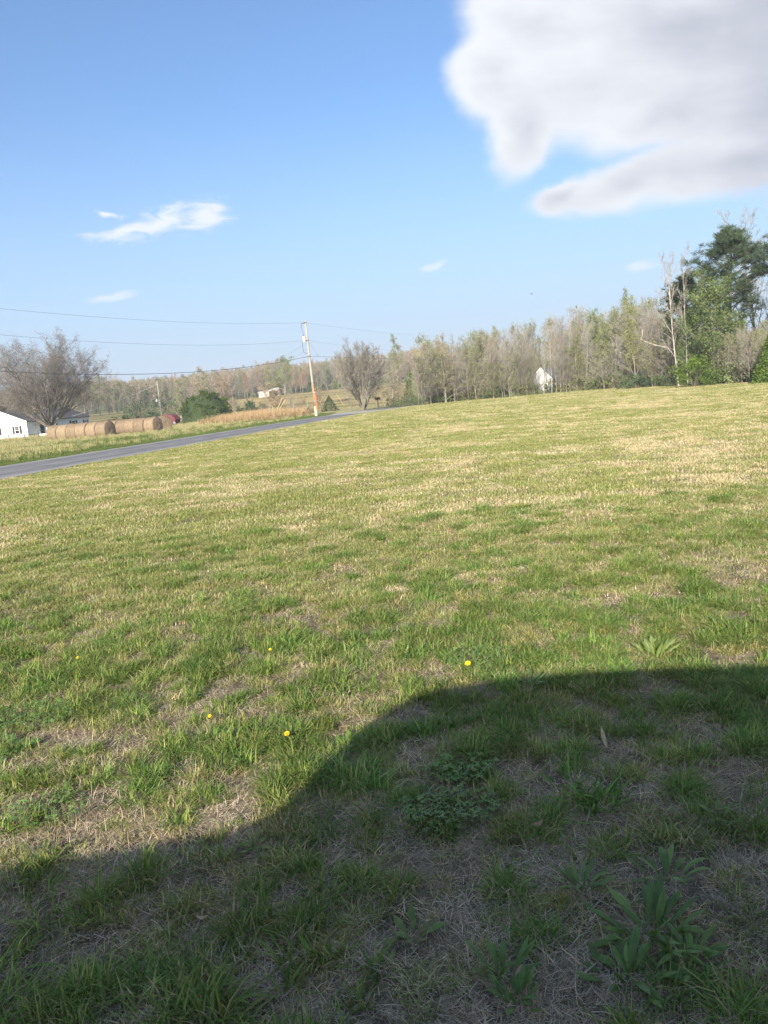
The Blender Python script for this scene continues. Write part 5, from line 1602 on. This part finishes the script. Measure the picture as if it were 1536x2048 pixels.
rosette(1308, 1318, 'pale yellow green weed with wavy leaves standing in the sun at the right', 10, .24, .05, (.05, 1.0), W2, .25, seed=14, spread=.05, curl=.5)
rosette(598, 1472, 'dark tongue leafed weed beside the dandelion at the shadow edge', 8, .15, .035, (.2, .9), W3, seed=15)
rosette(690, 1495, 'small bright weed on the shadow edge in the middle', 10, .12, .035, (.4, 1.1), ((.13, .21, .05),), seed=16, spread=.04)
rosette(505, 1700, 'weed with bright yellow green leaves on the shadow edge at lower left', 8, .09, .035, (.6, 1.2), W3, seed=17)
rosette(990, 1360, 'low green weed just above the shadow edge right of the dandelion', 14, .14, .032, (.6, 1.2), ((.13, .22, .05), (.10, .17, .045)), seed=18, spread=.08)
rosette(1060, 1375, 'green weed straddling the shadow edge right of centre', 12, .15, .03, (.4, 1.0), W1, seed=19, spread=.06)
rosette(1240, 1360, 'green tuft of tongue leaves on the shadow edge at the right', 12, .15, .03, (.3, .9), ((.13, .22, .05),), seed=20, spread=.05)
rosette(20, 1505, 'cluster of round leaves at the left edge of the sunny grass', 12, .12, .05, (.5, 1.2), ((.12, .22, .06),), seed=21, spread=.10)


def clover(px, py, label, n_, R, seed):
    r = random.Random(seed); p = ground(px, py); root = empty('clover_patch', p, 0, label, 'clover'); st = MB(); lf = MB()
    for _ in range(n_):
        a = r.random() * 6.28; q = R * math.sqrt(r.random()); c = Vector((math.cos(a) * q * 1.5, math.sin(a) * q, 0)); h = r.uniform(.03, .07); t_ = c + Vector((r.gauss(0, .015), r.gauss(0, .015), h))
        st.tube([c, t_], [.0012, .001], 3, cap=False)
        s_ = r.uniform(.007, .012); col = tuple(v * r.uniform(.85, 1.2) for v in (.16, .26, .07)); a0 = r.random() * 6
        tl = Vector((r.gauss(0, .25), r.gauss(0, .25), 1)).normalized(); e1 = tl.orthogonal().normalized(); e2 = tl.cross(e1)
        for k in range(3):
            th = a0 + k * 2.094; d = e1 * math.cos(th) + e2 * math.sin(th); w = tl.cross(d)
            lf.poly([t_, t_ + d * s_ * .6 + w * s_ * .5, t_ + d * s_ * 1.15 + w * s_ * .25, t_ + d * s_ * 1.15 - w * s_ * .25, t_ + d * s_ * .6 - w * s_ * .5], 0, col)
    st.build('stem', M['leaf_spring'], root); lf.build('foliage', WEED, root)
clover(60, 1450, 'patch of clover in the sunny grass at the left edge', 260, .17, 1)
clover(962, 1328, 'patch of clover with the brightest dandelion in front of it', 240, .15, 2)
clover(900, 1640, 'patch of clover in the shade below the middle of the picture', 260, .13, 3)
clover(925, 1560, 'smaller clover patch in the shade just above its larger neighbour', 180, .10, 4)
clover(95, 1640, 'sparse clover in the sunny grass near the lower left shadow edge', 120, .12, 5)


def dandelion(px, py, label, s_=1., h=.07):
    p = ground(px, py + 6); root = empty('dandelion', p, 0, label, 'dandelion'); root.rotation_euler = (rad(28), rad(-8), 0)
    st = MB(); st.tube([Vector((0, 0, 0)), Vector((.004, -.004, h))], [.002, .0018], 5); st.build('stem', M['leaf_spring'], root)
    r = random.Random(px); f = MB(); c = Vector((.004, -.004, h))
    for ring, (nn, ln, el) in enumerate(((22, .021, .15), (18, .017, .5), (12, .012, .95))):
        for i in range(nn):
            a = i / nn * 6.283 + r.random() * .3; d = Vector((math.cos(a) * math.cos(el), math.sin(a) * math.cos(el), math.sin(el))); w = Vector((-math.sin(a), math.cos(a), 0)) * .0028 * s_
            q = c + d * ln * s_ * r.uniform(.85, 1.1); f.poly([c - w * .3, c + w * .3, q + w, q - w])
    f.build('flower_head', M['yellow'], root)
M['yellow'] = material('dandelion yellow', (.85, .62, .02), .6, trans=.2)
dandelion(937, 1338, 'brightest yellow dandelion, at the clover patch above the shadow edge', .85)
dandelion(580, 1480, 'yellow dandelion at the shadow edge beside the dark tongue leafed weed', .65)
dandelion(427, 1444, 'yellow dandelion in the sunny grass left of the one at the shadow edge', .5)
dandelion(545, 1308, 'small yellow dandelion farther off in the sunny grass left of centre', .5)
dandelion(163, 1324, 'small yellow dandelion in the sunny grass at the far left', .5)


def dead_leaf(px, py, ln, w, label, col, seed):
    r = random.Random(seed); p = ground(px, py); p.z += .035; b = MB(); a = r.random() * 6.28; out = Vector((math.cos(a), math.sin(a), 0))
    blade_leaf(b, Vector((0, 0, 0)), out, ln, w, 1.3, col, -.3, 6, 0., .35); o = b.build('dead_leaf', WEED); o.location = p; tag(o, label, 'leaf')
dead_leaf(1032, 1990, .045, .03, 'curled light brown dead leaf on the bright weed at the bottom edge', (.42, .27, .16), 1)
dead_leaf(1062, 1672, .05, .03, 'round brown dead leaf beside the low weed in the shade', (.35, .24, .13), 2)
dead_leaf(1215, 1515, .12, .02, 'long straw coloured dead leaf curling up in the shaded grass', (.50, .38, .20), 3)
dead_leaf(903, 1073, .11, .04, 'reddish brown dead leaf lying in the open field above the middle', (.32, .19, .12), 4)
dead_leaf(420, 1853, .05, .02, 'small tan dead leaf in the shaded grass at the lower left', (.42, .33, .2), 5)


# drop prototypes that found no place
for k_, lst in PR.items():
    for i_, root in enumerate(lst):
        if (k_, i_) not in USED:
            for ch in list(root.children): bpy.data.objects.remove(ch)
            bpy.data.objects.remove(root)
for i_, root in enumerate(US):
    if i_ not in used_us:
        for ch in list(root.children): bpy.data.objects.remove(ch)
        bpy.data.objects.remove(root)

# ------------------------------------------------------------------ thin haze
hm = bpy.data.materials.new('haze'); hm.use_nodes = True
n = NT(hm.node_tree); n.n.clear(); vo = n.node('ShaderNodeVolumePrincipled'); vo.inputs['Color'].default_value = (.80, .86, .95, 1)
vo.inputs['Density'].default_value = HAZE_D; vo.inputs['Anisotropy'].default_value = .0
ou = n.node('ShaderNodeOutputMaterial'); n.l.new(vo.outputs[0], ou.inputs['Volume'])
b = MB(); zlo = min(terr(0, 175), terr(0, 150)) - 2.5; b.box((0, 620, (zlo + 58) / 2), (3000, 1400, 58 - zlo)); o = b.build('haze', hm); tag(o, kind='stuff')
